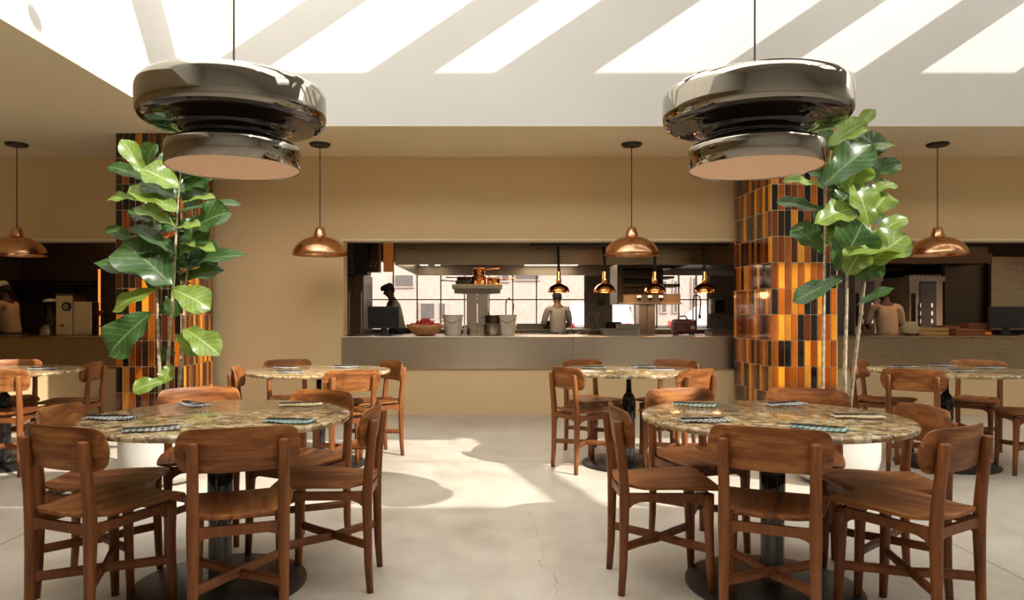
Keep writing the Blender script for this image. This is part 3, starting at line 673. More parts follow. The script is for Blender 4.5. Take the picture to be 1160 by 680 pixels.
# outside: pavement, facade, cars
struct('floor_street', bx(-14, 16, KB+.25, 30, -.14, -.02), simple('street_concrete', (.2, .17, .15), .9))
t = thing('street_building', 'pale pinkish building with dark windows seen through the kitchen windows', 'building', (0, 25, 0))
m_fac = simple('pale_render', (.37, .295, .255), .9); m_dw = simple('dark_window_pane', (.10, .085, .08), .3)
obj('wall', bx(-12, 14, 0, 4, -.02, 7), m_fac, t)
for px0, px1, z0, z1 in ((446, 470, 2.1, 2.6), (475, 494, .95, 1.6), (499, 506, .95, 1.6), (567, 578, 2.3, 2.9), (582, 612, 2.35, 2.75), (700, 706, .6, 1.7), (748, 756, 1.2, 2.4), (762, 768, 1.2, 2.4), (783, 790, 1.2, 2.5)):
    fr = obj('window', bx(X(px0, 25), X(px1, 25), -.06, .02, z0, z1, .01), m_fac, t)
    obj('pane', bx(X(px0, 25)+.06, X(px1, 25)-.06, -.075, -.055, z0+.06, z1-.06), m_dw, fr)
def car(x, y, rz, col, label):
    t = thing('parked_car', label, 'car', (x, y, -.02), rz)
    m = simple('car_paint', col, .25); prof = [(-2.1, .35), (-2.15, .7), (-2.0, .92), (-1.75, 1.0), (-1.35, 1.42), (-.9, 1.5), (.3, 1.5), (.85, 1.3), (1.15, 1.02), (1.9, .88), (2.15, .7), (2.15, .35)]
    bm = BM(); L_ = [bm.verts.new((a, -.85+(.12 if b > 1.05 else 0), b)) for a, b in prof]; R_ = [bm.verts.new((a, .85-(.12 if b > 1.05 else 0), b)) for a, b in prof]
    bm.faces.new(L_); bm.faces.new(R_)
    for k in range(len(prof)): l = (k+1) % len(prof); bm.faces.new((L_[k], L_[l], R_[l], R_[k]))
    obj('body', bm, m, t)
    for s in (-1, 1):
        obj('side_window', bx(-1.25, .8, s*.79-.02, s*.79+.02, 1.08, 1.4, .02), m_dw, t)
        for a in (-1.35, 1.35):
            wbm = tube(BM(), [(a, s*.70, .32), (a, s*.88, .32)], .32, 24); obj('wheel', wbm, m_rubber, t)
        obj('tail_light', bx(-2.17, -2.05, s*.7-.1, s*.7+.1, .68, .98, .02), simple('tail_lamp_red', (.7, .05, .04), .3), t)
car(2.9, 19.5, PI/2-.15, (.75, .7, .66), 'silver car parked in the street behind the standing cook'); car(7.6, 21.3, .05, (.55, .53, .52), 'grey car in the street seen low through the right kitchen window')

# hood -------------------------------------------------------------
t = thing('extractor_hood', 'long stainless extractor hood across the central kitchen opening', 'hood', (1.0, 9.2, 0))
hx0, hx1 = X(447, 9.2)-1.0, 3.55; hz0, hz1 = Z(300, 9.2), 2.72
obj('front_panel', bx(hx0, hx1, 0, .03, hz0, hz1, .004), m_steel_brown, t)
bm = BM(); box(bm, hx0, hx0+.03, .03, 2.6, hz0, hz1); box(bm, hx1-.03, hx1, .03, 2.6, hz0, hz1); box(bm, hx0, hx1, 2.6, 2.63, hz0, hz1); box(bm, hx0, hx1, .03, 2.6, hz0+.16, hz0+.19); obj('casing', bm, m_steel2, t)
for a, b in ((hx0+.1, hx0+.22), (hx0+.34, hx0+.42), (X(605, 10.5)-1.0-.1, X(655, 10.5)-1.0+.1)):
    obj('light_panel', bx(a, b, .3, 2.3, hz0+.145, hz0+.155), m_strip, t)
obj('filter_bank', bx(hx1-1.6, hx1-.2, .2, 2.4, hz0+.10, hz0+.14), m_dsteel, t)
hl0 = None
def heat_lamp(t):
    obj('copper_shade', dome_bm(.135, .115, 40), m_copper2, t, True)
    obj('neck', lathe(BM(), [(.034, .11), (.034, .16), (.027, .175), (.024, .25), (.016, .27), (0, .27)], 24), m_copper2, t, True, autos=True)
    obj('flex', tube(BM(), [(0, 0, .26), (-.004, 0, .40), (-.012, 0, .58)], .019, 10), m_rubber, t, True)
    obj('bulb', lathe(BM(), [(0, .012), (.03, .02), (.045, .045), (.03, .075), (0, .09)], 20), m_bulb, t, True)
for i, (px, nm) in enumerate(((633, 'leftmost copper heat lamp hanging over the pass, in front of the standing cook'), (685, 'second copper heat lamp from the left over the pass, just left of the oven island'),
        (742, 'third copper heat lamp from the left over the pass, in front of the grill oven'), (798, 'rightmost copper heat lamp over the pass, next to the right pillar'))):
    loc = (X(px, 8.85), 8.85, Z(331, 8.85))
    if hl0 is None: hl0 = thing('heat_lamp', nm, 'heat lamp', loc, 0, 'copper heat lamps over the pass'); heat_lamp(hl0)
    else: dup(hl0, loc, 0, nm)
    point((loc[0], loc[1], loc[2]-.03), 1.6, (1, .5, .2))
# lamp rail inside the opening so the flexes hang from something
rb_ = BM(); box(rb_, X(600, 8.85), X(826, 8.85), 8.82, 8.88, Z(331, 8.85)+.575, Z(331, 8.85)+.62, .004)
for px in (604, 710, 822): box(rb_, X(px, 8.85)-.012, X(px, 8.85)+.012, 8.838, 8.862, Z(331, 8.85)+.61, KC)
tag(obj('lamp_rail', rb_, m_black), 'black rail carrying the copper heat lamps behind the opening head', 'rail')

# posts / island shelf
def island_post(px0, px1, y, ztop, label, z0=.8805):
    t = thing('steel_island_post', label, 'post', ((X(px0, y)+X(px1, y))/2, y, 0)); w_ = (X(px1, y)-X(px0, y))/2
    bm = BM(); box(bm, -w_, -.01, -.12, .12, z0, ztop, .004); box(bm, .005, w_, -.12, .12, z0, ztop, .004); obj('post', bm, m_steel, t); return t
a = island_post(529, 553, 10.6, Z(328, 10.6), 'stainless post carrying the pan shelf left of the kitchen centre')
obj('shelf', bx(-.37, .37, -.25, .25, Z(328, 10.6), Z(323, 10.6), .006), m_steel, a)
obj('bracket', prism(BM(), [(-.34, -.2), (.34, -.2), (.2, .2), (-.2, .2)], Z(333, 10.6), Z(328, 10.6)), m_steel2, a)
zs = Z(323, 10.6)
def saucepan(loc, rz, label, mat, r=.11, h=.1, tilt=0):
    t = thing('saucepan', label, 'pan', loc, rz, 'pans on the kitchen shelf'); t.rotation_euler = (tilt, 0, rz)
    obj('pan_body', lathe(BM(), [(0, 0), (r*.92, 0), (r, .012), (r, h), (r-.004, h), (r-.005, .014), (0, .006)], 32), mat, t, True, autos=True)
    obj('handle', tube(BM(), [(r*.98, 0, h*.75), (r+.08, 0, h*.9), (r+.22, 0, h*1.0)], [(.004, .009), (.004, .008), (.004, .011)], 8, 3), mat, t, True)
xs_ = X(541, 10.6)
for dx, dz, rz, mt, r, h, nm in ((-.20, 0, PI, m_black, .13, .07, 'black shallow saucepan at the left of the pan shelf'), (.02, 0, .4, m_copper2, .11, .13, 'copper saucepan in the middle of the pan shelf'),
        (.24, 0, 0, m_copper2, .10, .10, 'copper saucepan at the right end of the pan shelf'), (.02, .132, .2, m_copper2, .09, .12, 'copper saucepan stacked highest on the pan shelf'), (-.20, .072, 2.6, m_black, .11, .05, 'black frying pan stacked on the shallow one at the left')):
    saucepan((xs_+dx, 10.6, zs+dz), rz, nm, mt, r, h)
# grill oven island
b = island_post(722, 740, 10.0, Z(345, 10.0), 'stainless post under the grill oven right of the kitchen centre')
b2 = thing('grill_oven', 'stacked stainless grill oven with three lit knobs behind the heat lamps', 'oven', (X(731, 10), 10, Z(345, 10)))
wx = .39; zt = Z(301, 10)-Z(345, 10)
obj('control_panel', bx(-wx, .42, -.3, .3, 0, .14, .006), m_steel2, b2)
obj('drip_tray', bx(-wx-.04, .44, -.33, .3, -.0, .02, .003), m_steel, b2)
bm = BM(); box(bm, -wx-.06, -wx+.02, -.3, .3, 0, zt); box(bm, -wx, .3, .2, .3, .14, zt); box(bm, -wx, .3, -.3, .3, zt-.06, zt); box(bm, -wx, .42, -.28, .25, .24, .28); box(bm, -wx, .36, -.2, .25, .36, .39); obj('frame', bm, m_dsteel, b2)
for q in (-.15, .0, .15):
    kb = obj('knob', tube(BM(), [(q, -.3, .07), (q, -.335, .07)], .022, 16), m_black, b2); obj('indicator', bx(q-.025, q+.025, -.304, -.3, .095, .115), m_bulb, b2)

# counters inside the kitchen
def work_unit(x0, x1, y0, y1, z, label, mat=None):
    t = thing('kitchen_work_unit', label, 'kitchen unit', ((x0+x1)/2, (y0+y1)/2, 0)); w_, d_ = (x1-x0)/2, (y1-y0)/2
    obj('worktop', bx(-w_, w_, -d_, d_, z-.03, z, .004), mat or m_steel, t); bm = BM(); box(bm, -w_+.02, w_-.02, -d_+.04, d_-.02, .1, z-.031); obj('cabinet', bm, m_steel2, t)
    n = max(2, round((x1-x0)/.7)); s = 2*w_/n
    for k in range(n): obj('door', bx(-w_+k*s+.03, -w_+(k+1)*s-.01, -d_+.02, -d_+.039, .15, z-.06, .003), m_steel, t)
    bm = BM()
    for a_ in (-1, 1):
        for c_ in (-1, 1): tube(bm, [(a_*(w_-.08), c_*(d_-.1), 0), (a_*(w_-.08), c_*(d_-.1), .1)], .02, 10)
    obj('feet', bm, m_black, t)
work_unit(-2.9, 4.6, 13.3, 13.95, .90, 'long steel work unit under the kitchen windows')
work_unit(-1.4, 3.4, 9.75, 10.9, .88, 'central steel cooking island behind the pass')
# range top things on the island (silhouettes)
def pot(loc, r, h, mat, label, grp='pots in the kitchen', lid=False):
    t = thing('stock_pot', label, 'pot', loc, 0, grp)
    obj('pot_body', lathe(BM(), [(0, 0), (r-.01, 0), (r, .012), (r, h), (r+.006, h+.004), (r-.004, h), (r-.005, .014), (0, .006)], 32), mat, t, True, autos=True)
    for s in (-1, 1): obj('handle', tube(BM(), [(s*r, -.03, h*.8), (s*(r+.035), -.03, h*.82), (s*(r+.035), .03, h*.82), (s*r, .03, h*.8)], .005, 6), mat, t)
IZ = .8802; CZ = .9252
pot((X(559, 9.0), 8.98, CZ), .125, .14, m_steel2, 'steel pot standing on the pass right of the pan shelf post'); pot((X(559, 9.0), 8.98, CZ+.146), .11, .10, m_dsteel, 'steel pot stacked on the other beside the white bucket')
pot((X(694, 13.6), 13.55, .9005), .16, .13, m_dsteel, 'dark pot far back under the right kitchen window'); pot((X(625, 13.6), 13.6, .9005), .2, .15, m_black, 'dark pot far back under the left kitchen window')
def bucket(x, y, z, label):
    t = thing('storage_bucket', label, 'bucket', (x, y, z)); obj('bucket_body', lathe(BM(), [(0, 0), (.095, 0), (.1, .01), (.125, .245), (.132, .247), (.132, .255), (.122, .255), (.096, .012), (0, .008)], 32), m_plastic, t, True, autos=True)
    obj('handle', tube(BM(), [(-.13, 0, .245), (-.09, -.08, .19), (0, -.135, .15), (.09, -.08, .19), (.13, 0, .245)], .004, 6), m_black, t)
bucket(X(513, 8.85), 8.85, CZ, 'milky white bucket on the pass between the tomato bowl and the post'); bucket(X(574, 8.95), 8.98, CZ, 'milky white bucket on the pass right of the stacked pots')
# bowl with tomatoes
t = thing('wooden_bowl', 'wide wooden bowl heaped with tomatoes on the pass', 'bowl', (X(482, 8.75), 8.7, CZ))
obj('bowl_body', lathe(BM(), [(0, 0), (.10, 0), (.12, .006), (.17, .04), (.215, .10), (.232, .135), (.226, .138), (.205, .10), (.16, .05), (.1, .02), (0, .015)], 48), m_wood_bowl, t, True)
rnd = random.Random(2)
tom = None
for k in range(22):
    ring = 0 if k < 12 else (1 if k < 19 else 2); a = k*2.4; rr = (.155, .085, .03)[ring]; zz_ = (.125, .15, .185)[ring]
    loc = (X(482, 8.75)+rr*math.cos(a), 8.7+rr*math.sin(a), CZ+zz_)
    lab = 'red tomato in the wooden bowl on the pass'
    if tom is None:
        tom = thing('tomato', lab, 'tomato', loc, 0, 'tomatoes in the wooden bowl'); tom.scale = (1, 1, 1)
        obj('flesh', lathe(BM(), [(0, -.027), (.018, -.026), (.032, -.014), (.036, 0), (.033, .015), (.02, .026), (.008, .025), (0, .022)], 20), m_tomato, tom, True)
        obj('calyx', lathe(BM(), [(0, .023), (.012, .0265), (.003, .028), (.0025, .034), (0, .034)], 6), m_leaf, tom)
    else: dup(tom, loc, a, lab)
# order screens
def monitor(x, y, z, w_, h_, label, tilt=0):
    t = thing('order_screen', label, 'monitor', (x, y, z)); obj('housing', bx(-w_/2, w_/2, -.02, .02, .09, .09+h_, .008), m_black, t)
    obj('screen', bx(-w_/2+.015, w_/2-.015, -.0225, -.0195, .105, .075+h_), m_screen, t); obj('stand', tube(BM(), [(0, .04, 0), (0, .04, .15)], [(.05, .015), (.03, .01)], 8, 4), m_black, t); obj('stand_base', bx(-.11, .11, -.06, .12, 0, .012, .004), m_black, t)
monitor(X(435, 8.75), 8.72, CZ, .385, .27, 'black order screen on the pass left of the tomato bowl'); monitor(X(1140, 8.75), 8.72, CZ, .50, .27, 'black order screen at the right end of the pass')
# hotel pans, slicer, knives
def hotel_pan(x, y, z, w_, d_, h_, label, mat=None):
    bm = BM(); box(bm, -w_/2, w_/2, -d_/2, d_/2, 0, .004)
    for s in (-1, 1): box(bm, s*w_/2-.003, s*w_/2+.003, -d_/2, d_/2, 0, h_); box(bm, -w_/2, w_/2, s*d_/2-.003, s*d_/2+.003, 0, h_)
    box(bm, -w_/2-.015, w_/2+.015, -d_/2-.015, -d_/2, h_-.004, h_); box(bm, -w_/2-.015, w_/2+.015, d_/2, d_/2+.015, h_-.004, h_); box(bm, -w_/2-.015, -w_/2, -d_/2, d_/2, h_-.004, h_); box(bm, w_/2, w_/2+.015, -d_/2, d_/2, h_-.004, h_)
    return tag(obj('steel_pan', bm, mat or m_steel2, None, loc=(x, y, z)), label, 'pan', 'rectangular steel pans')
hotel_pan(X(701, 8.8), 8.78, CZ, .42, .25, .085, 'long rectangular steel pan on the pass left of the oven post'); hotel_pan(X(709, 8.9), 8.78, CZ+.0875, .25, .2, .055, 'small rectangular steel pan stacked on the long one on the pass')
hotel_pan(X(672, 10), 9.9, IZ, .42, .3, .06, 'shallow steel tray on the island right of the standing cook'); hotel_pan(X(757, 10.2), 10.3, IZ, .4, .3, .07, 'steel tray on the island right of the oven post'); hotel_pan(X(812, 9), 8.85, CZ, .3, .3, .05, 'steel tray on the pass next to the right pillar'); hotel_pan(X(600, 13.5), 13.5, .9005, .5, .3, .1, 'steel tray under the left kitchen window beside the dark pot')
t = thing('meat_slicer', 'maroon rounded countertop appliance on the pass right of the oven post', 'appliance', (X(774.5, 8.8), 8.8, CZ))
bm = BM(); box(bm, -.145, .145, -.1, .1, .02, .20, .045, 4); obj('housing', bm, m_maroon, t, True); obj('carry_handle', tube(BM(), [(-.07, 0, .19), (-.06, 0, .235), (.02, 0, .24), (.05, 0, .19)], .01, 8), m_maroon, t)
bm = BM()
for a_ in (-.1, .1):
    for c_ in (-.07, .07): tube(bm, [(a_, c_, 0), (a_, c_, .03)], .014, 10)
obj('feet', bm, m_rubber, t); obj('dial', tube(BM(), [(.08, -.1, .1), (.08, -.12, .1)], .025, 16), m_steel, t)
for i, (px, tilt, lab) in enumerate(((650, -.45, 'slim black utensil leaning left, first from the left beside the steel trays'), (672, -.3, 'slim black utensil leaning in the steel pans, left of the pair'), (676, -.35, 'slim black utensil leaning in the steel pans, right of the left pair'), (682, -.25, 'slim black utensil nearest the long rectangular steel pan'), (686, -.3, 'slim black utensil rising above the long rectangular steel pan'))):
    d_ = 9.15 if i else 9.9; base = Vector((X(px, d_), d_, CZ+.01 if i else IZ+.01)); 
    bm = tube(BM(), [(0, 0, 0), (tilt*.12, 0, .16)], [(.004, .004)]*2, 8); tube(bm, [(tilt*.12, 0, .15), (tilt*.2, 0, .27)], [.008, .011], 8)
    tag(obj('kitchen_utensil', bm, m_black, None, True, loc=base), lab, 'utensil', 'utensils standing by the pass')
tag(obj('utensil_tray', bx(X(665, 9.15), X(692, 9.15), 8.98, 9.095, CZ, CZ+.06, .004), m_dsteel), 'dark tray behind the long rectangular steel pan on the pass', 'tray')
# jar row on pass beside white bucket
for k, (px, h_) in enumerate(((522, .10), (526.5, .13), (531, .11))):
    tag(obj('bottle', lathe(BM(), [(0, 0), (.018, 0), (.02, .004), (.02, h_*.6), (.008, h_*.8), (.008, h_), (0, h_)], 16), (m_black, m_plastic, m_dsteel)[k], None, True, loc=(X(px, 9.05), 9.03, CZ)), ('short dark bottle beside the white bucket', 'tall pale bottle between two dark ones', 'dark bottle nearest the shelf post')[k], 'bottle', 'bottles on the pass')
# spray faucets
def faucet(px, y, top, label):
    t = thing('spray_faucet', label, 'faucet', (X(px, y), y, .9005)); h_ = Z(top, y)-.9005
    obj('riser', tube(BM(), [(0, 0, 0), (0, 0, h_-.12)], .012, 10), m_dsteel, t)
    obj('hose', tube(BM(), [(0, 0, h_-.12), (.01, 0, h_-.04), (.06, 0, h_), (.13, 0, h_-.04), (.15, 0, h_-.15), (.13, 0, h_*.42)], .013, 10), m_dsteel, t, True); obj('spray_head', lathe(BM(), [(0, h_*.3), (.03, h_*.3), (.02, h_*.42), (0, h_*.44)], 14, (.13, 0, 0)), m_black, t)
faucet(573, 13.7, 338, 'tall spray faucet in front of the left kitchen window'); faucet(785, 13.7, 334, 'tall spray faucet in front of the right kitchen window')
# wall dial and paper towel box, red box
tag(obj('wall_clock', tube(BM(), [(X(680.5, 13.98), 13.9, Z(342.5, 13.98)), (X(680.5, 13.98), 13.999, Z(342.5, 13.98))], .07, 24), m_dsteel), 'small round dial on the wall pier between the kitchen windows', 'dial')
t = thing('towel_dispenser', 'white and dark towel dispenser right of the spray faucet at the right window', 'dispenser', (X(813, 13.8), 13.9, Z(356, 13.8))); obj('dispenser_body', bx(-.13, .13, -.1, .1, .0, .3, .03), m_plastic, t); obj('dispenser_front', bx(-.06, .13, -.12, -.1, .02, .28, .008), m_black, t)
# left inner cabinets of the central kitchen
t = thing('tall_fridge', 'tall steel refrigerator just inside the left edge of the central opening', 'refrigerator', (X(399, 10.1), 10.5, 0)); fz = Z(311, 10.1)
obj('cabinet', bx(-.26, .16, -.35, .35, .08, fz), m_dsteel, t)
for a_, b_ in ((-.258, -.02), (-.015, .158)):
    dd = obj('door', bx(a_, b_, -.38, -.351, .12, fz-.02, .004), m_steel2, t); obj('handle', tube(BM(), [(b_-.03, -.40, .9), (b_-.03, -.40, 1.5)], .01, 8), m_steel, dd)
obj('feet', bx(-.24, .14, -.3, .3, 0, .08), m_black, t)
t = thing('wall_control_box', 'dark electrical box hanging high inside the left of the central opening', 'control box', (X(412, 9.6), 9.7, Z(311, 9.6))); bh = KC-Z(311, 9.6)
obj('box_body', bx(-.14, .05, -.1, .2, 0, bh, .005), m_black, t); obj('box_side', bx(.055, .19, -.02, .2, .04, bh, .005), m_dsteel, t)
for q in range(5): obj('switch', tube(BM(), [(.08+.02*q, -.02, .12+.035*(q % 3)), (.08+.02*q, -.04, .12+.035*(q % 3))], .009, 10), m_steel, t)
t = thing('cylinder_lamp', 'orange glowing cylinder lamp near the left end of the hood', 'lamp', (X(440, 10.0), 10.0, Z(308, 10)));
obj('glow_tube', lathe(BM(), [(0, 0), (.065, 0), (.07, .005), (.07, .42), (0, .42)], 32), emit('amber_glow', (1, .27, .04), .16), t, True, autos=True); obj('lamp_cap', lathe(BM(), [(.08, .42), (.085, .5), (.02, .52), (.02, KC-Z(308, 10)), (0, KC-Z(308, 10))], 24), m_steel2, t, True)

# ---------------------------------------------------------------- left kitchen
work_unit(-7.3, -3.2, 10.3, 10.95, .90, 'dark work unit along the back of the left kitchen', m_dsteel)
def P3(px, py, d): return P(px, py, d)
t = thing('juice_machine', 'boxy stainless machine with a round dial and red button in the left kitchen', 'machine', (X(94, 9.05), 9.02, CZ))
hm = Z(337, 9.0)-CZ; obj('left_body', bx(-.23, -.02, -.16, .16, 0, hm+.02, .006), m_steel, t); obj('right_body', bx(-.018, .215, -.15, .16, 0, hm-.06, .006), m_steel, t)
obj('dial', tube(BM(), [(-.09, -.16, hm-.12), (-.09, -.18, hm-.12)], .058, 24), m_black, t); obj('dial_face', tube(BM(), [(-.09, -.18, hm-.12), (-.09, -.185, hm-.12)], .035, 20), m_steel2, t)
obj('red_button', tube(BM(), [(-.15, -.16, .12), (-.15, -.18, .12)], .018, 14), m_tomato, t); obj('top_rim', bx(-.235, -.015, -.165, .165, hm+.02, hm+.04, .004), m_dsteel, t)
t = thing('blender', 'blender with a clear jug beside the boxy machine in the left kitchen', 'blender', (X(54, 9.0), 9.0, CZ))
obj('motor_base', lathe(BM(), [(0, 0), (.10, 0), (.10, .03), (.075, .10), (.06, .13), (0, .13)], 24), m_steel2, t, True, autos=True); obj('jug', lathe(BM(), [(.05, .13), (.065, .20), (.08, .42), (.076, .42), (.06, .2), (.045, .135)], 24, (.04, 0, 0)), m_glass, t, True); obj('lid', lathe(BM(), [(0, .42), (.085, .42), (.085, .44), (.03, .46), (0, .46)], 24, (.04, 0, 0)), m_plastic, t, True, autos=True)
tag(obj('heat_strip', bx(X(111.6, 9.05), X(113.4, 9.05), 9.04, 9.06, CZ, Z(305, 9.05)), m_heat), 'tall thin glowing orange strip at the right of the left kitchen', 'light strip')
t = thing('wall_shelf', 'dark shelf with hanging rail on the left kitchen back wall', 'shelf', (X(60, 10.9), 10.87, Z(320, 10.9))); obj('board', bx(-.6, .7, -.12, .12, 0, .03, .004), m_dsteel, t); obj('rail', tube(BM(), [(-.6, -.1, -.03), (.7, -.1, -.03)], .006, 8), m_steel2, t)
tag(obj('ceiling_downlight', lathe(BM(), [(0, 0), (.07, 0), (.07, .02), (0, .02)], 24), m_strip, None, loc=(X(108, 9.4), 9.4, KC-.02)), 'small round downlight in the left kitchen ceiling', 'ceiling light')
t = thing('plate_rack', 'low dark rack with a red item right of the boxy machine', 'rack', (X(122, 9.2), 9.08, CZ)); bm = BM(); box(bm, -.08, .08, -.1, .1, .10, .115); box(bm, -.08, .08, -.1, .1, .24, .255)
for a_ in (-.075, .075): box(bm, a_-.008, a_+.008, -.1, -.085, 0, .255); box(bm, a_-.008, a_+.008, .085, .1, 0, .255)
obj('shelves', bm, m_dsteel, t)
tag(obj('red_bottle_cap', lathe(BM(), [(0, 0), (.03, 0), (.036, .02), (.03, .05), (0, .055)], 20), m_tomato, None, True, loc=(X(122, 9.2), 9.05, CZ+.256)), 'small round red thing on top of the low rack', 'container')

# ---------------------------------------------------------------- right kitchen
def combi(px0, px1, d, label):
    x0, x1 = X(px0, d), X(px1, d); w_ = x1-x0; t = thing('combi_oven', label, 'oven', ((x0+x1)/2, d+.4, 0), 0, 'pale upright combi ovens'); h_ = Z(313, d)
    m = m_pot; bm = BM(); box(bm, -w_/2, w_/2, -.39, .4, .12, .60, .004); box(bm, -w_/2+.05, w_/2-.05, -.3, .35, 0, .12); box(bm, -w_/2, -w_/2+.20*w_/.7, -.39, .4, .6, h_-.08); box(bm, w_/2-.09, w_/2, -.39, .4, .6, h_-.08); box(bm, -w_/2-.02, w_/2+.03, -.41, .4, h_-.08, h_, .004); box(bm, -w_/2+.1, w_/2-.05, .1, .4, .6, h_-.08); obj('casing', bm, m_whitesteel, t)
    obj('glass_door', bx(-w_/2+.22*w_/.7, w_/2-.095, -.40, -.385, .62, h_-.1, .004), m_ovenglass, t)
    obj('door_handle', tube(BM(), [(-w_/2+.15*w_/.7, -.45, .95), (-w_/2+.15*w_/.7, -.45, 1.35)], .014, 8), m_black, t)
    obj('control_panel', bx(-w_/2+.02, -w_/2+.12*w_/.7, -.398, -.388, 1.0, 1.5), m_black, t)
    bm = BM()
    for k in range(8): a_ = -w_/2+.03+k*(w_-.06)/7; box(bm, a_-.015, a_+.015, -.38, -.2, h_, h_+.025)
    obj('top_vents', bm, m_whitesteel, t)
    for k in range(6): obj('inner_light', bx((-.14 if k % 2 else .12)*w_/.7-.012, (-.14 if k % 2 else .12)*w_/.7+.012, -.404, -.4, 1.05+.12*(k//2), 1.11+.12*(k//2)), m_dim, t)
m_whitesteel = simple('pale_enamelled_steel', (.84, .74, .64), .35, 0); m_ovenglass = simple('oven_glass', (.20, .17, .15), .12)
combi(1031, 1068, 10.6, 'pale upright combi oven right of the cook in the tan shirt'); combi(968, 998, 10.6, 'pale upright combi oven left of the cook in the tan shirt, behind the fig stems')
t = thing('side_hood', 'low dark extractor hood over the combi ovens', 'hood', (X(1030, 10.3), 10.5, Z(300, 10.3))); obj('canopy', prism(BM(), [(-.95, -.5), (1.0, -.5), (1.0, .6), (-.95, .6)], 0, .14, .0), m_dsteel, t); obj('duct', bx(-.4, .4, -.1, .4, .14, KC-Z(300, 10.3)), m_dsteel, t)
tag(obj('steel_wall_panel', bx(X(1123, 10.5), X(1230, 10.5), 10.5, 10.56, .95, Z(291, 10.5), .004), m_steel_brown), 'upright steel panel behind the right order screen', 'panel')
t = thing('dark_cold_room', 'plain dark cabinet between the combi oven and the steel panel', 'cabinet', (X(1097, 10.6), 11.0, 0)); obj('cabinet_body', bx(-.36, .33, -.35, .5, 0, 2.2), m_kdark, t); obj('door', bx(-.34, .31, -.375, -.351, .05, 2.15, .004), m_dsteel, t)
def crate(px, y, w_, h_, mat, label, z=None):
    z = CZ if z is None else z; t = thing('wooden_box', label, 'box', (X(px, y), y, z), 0, 'boxes on the right pass'); bm = BM(); box(bm, -w_/2, w_/2, -.1, .1, 0, .012)
    for k in range(2):
        a_ = .01+k*h_/2; box(bm, -w_/2, w_/2, -.11, -.1, a_, a_+h_/2-.012, .002); box(bm, -w_/2, w_/2, .1, .11, a_, a_+h_/2-.012, .002); box(bm, -w_/2, -w_/2+.01, -.1, .1, a_, a_+h_/2-.012); box(bm, w_/2-.01, w_/2, -.1, .1, a_, a_+h_/2-.012)
    obj('box_body', bm, mat, t)
m_box1 = simple('ochre_board', (.50, .30, .09), .7); m_box2 = simple('red_brown_board', (.30, .10, .04), .7)
crate(1052, 8.75, .36, .10, m_box1, 'ochre open box on the right pass, longest of the row'); crate(1072, 8.98, .22, .12, m_box2, 'red brown box right behind the ochre one'); crate(1092, 8.75, .34, .085, m_box2, 'low red brown box left of the order screen'); crate(1104, 9.0, .28, .15, m_box2, 'taller red brown box behind the low one')
def blob(loc, r, mat, name, lab, cat, grp=None, sq=.6):
    bm = BM(); bmesh.ops.create_icosphere(bm, subdivisions=3, radius=r); rn = random.Random(int(loc[0]*100))
    for v in bm.verts: q = v.co.normalized(); v.co *= 1+.18*math.sin(q.x*5+rn.random()*.1)*math.cos(q.y*6+2)+.08*math.sin(q.z*9); v.co.z *= sq
    zmin = min(v.co.z for v in bm.verts)
    for v in bm.verts: v.co.z -= zmin
    return tag(obj(name, bm, mat, None, True, loc=loc), lab, cat, grp)
blob((X(1028, 8.75), 8.7, CZ), .11, simple('bread_paper', (.55, .42, .26), .9), 'paper_bag', 'crumpled tan paper bag at the left end of the right pass boxes', 'bag', None, .75)
blob((X(1114, 8.7), 8.62, CZ), .045, simple('orange_cloth', (.75, .22, .02), .8), 'folded_cloth', 'small orange cloth just left of the right order screen', 'cloth', None, .5)

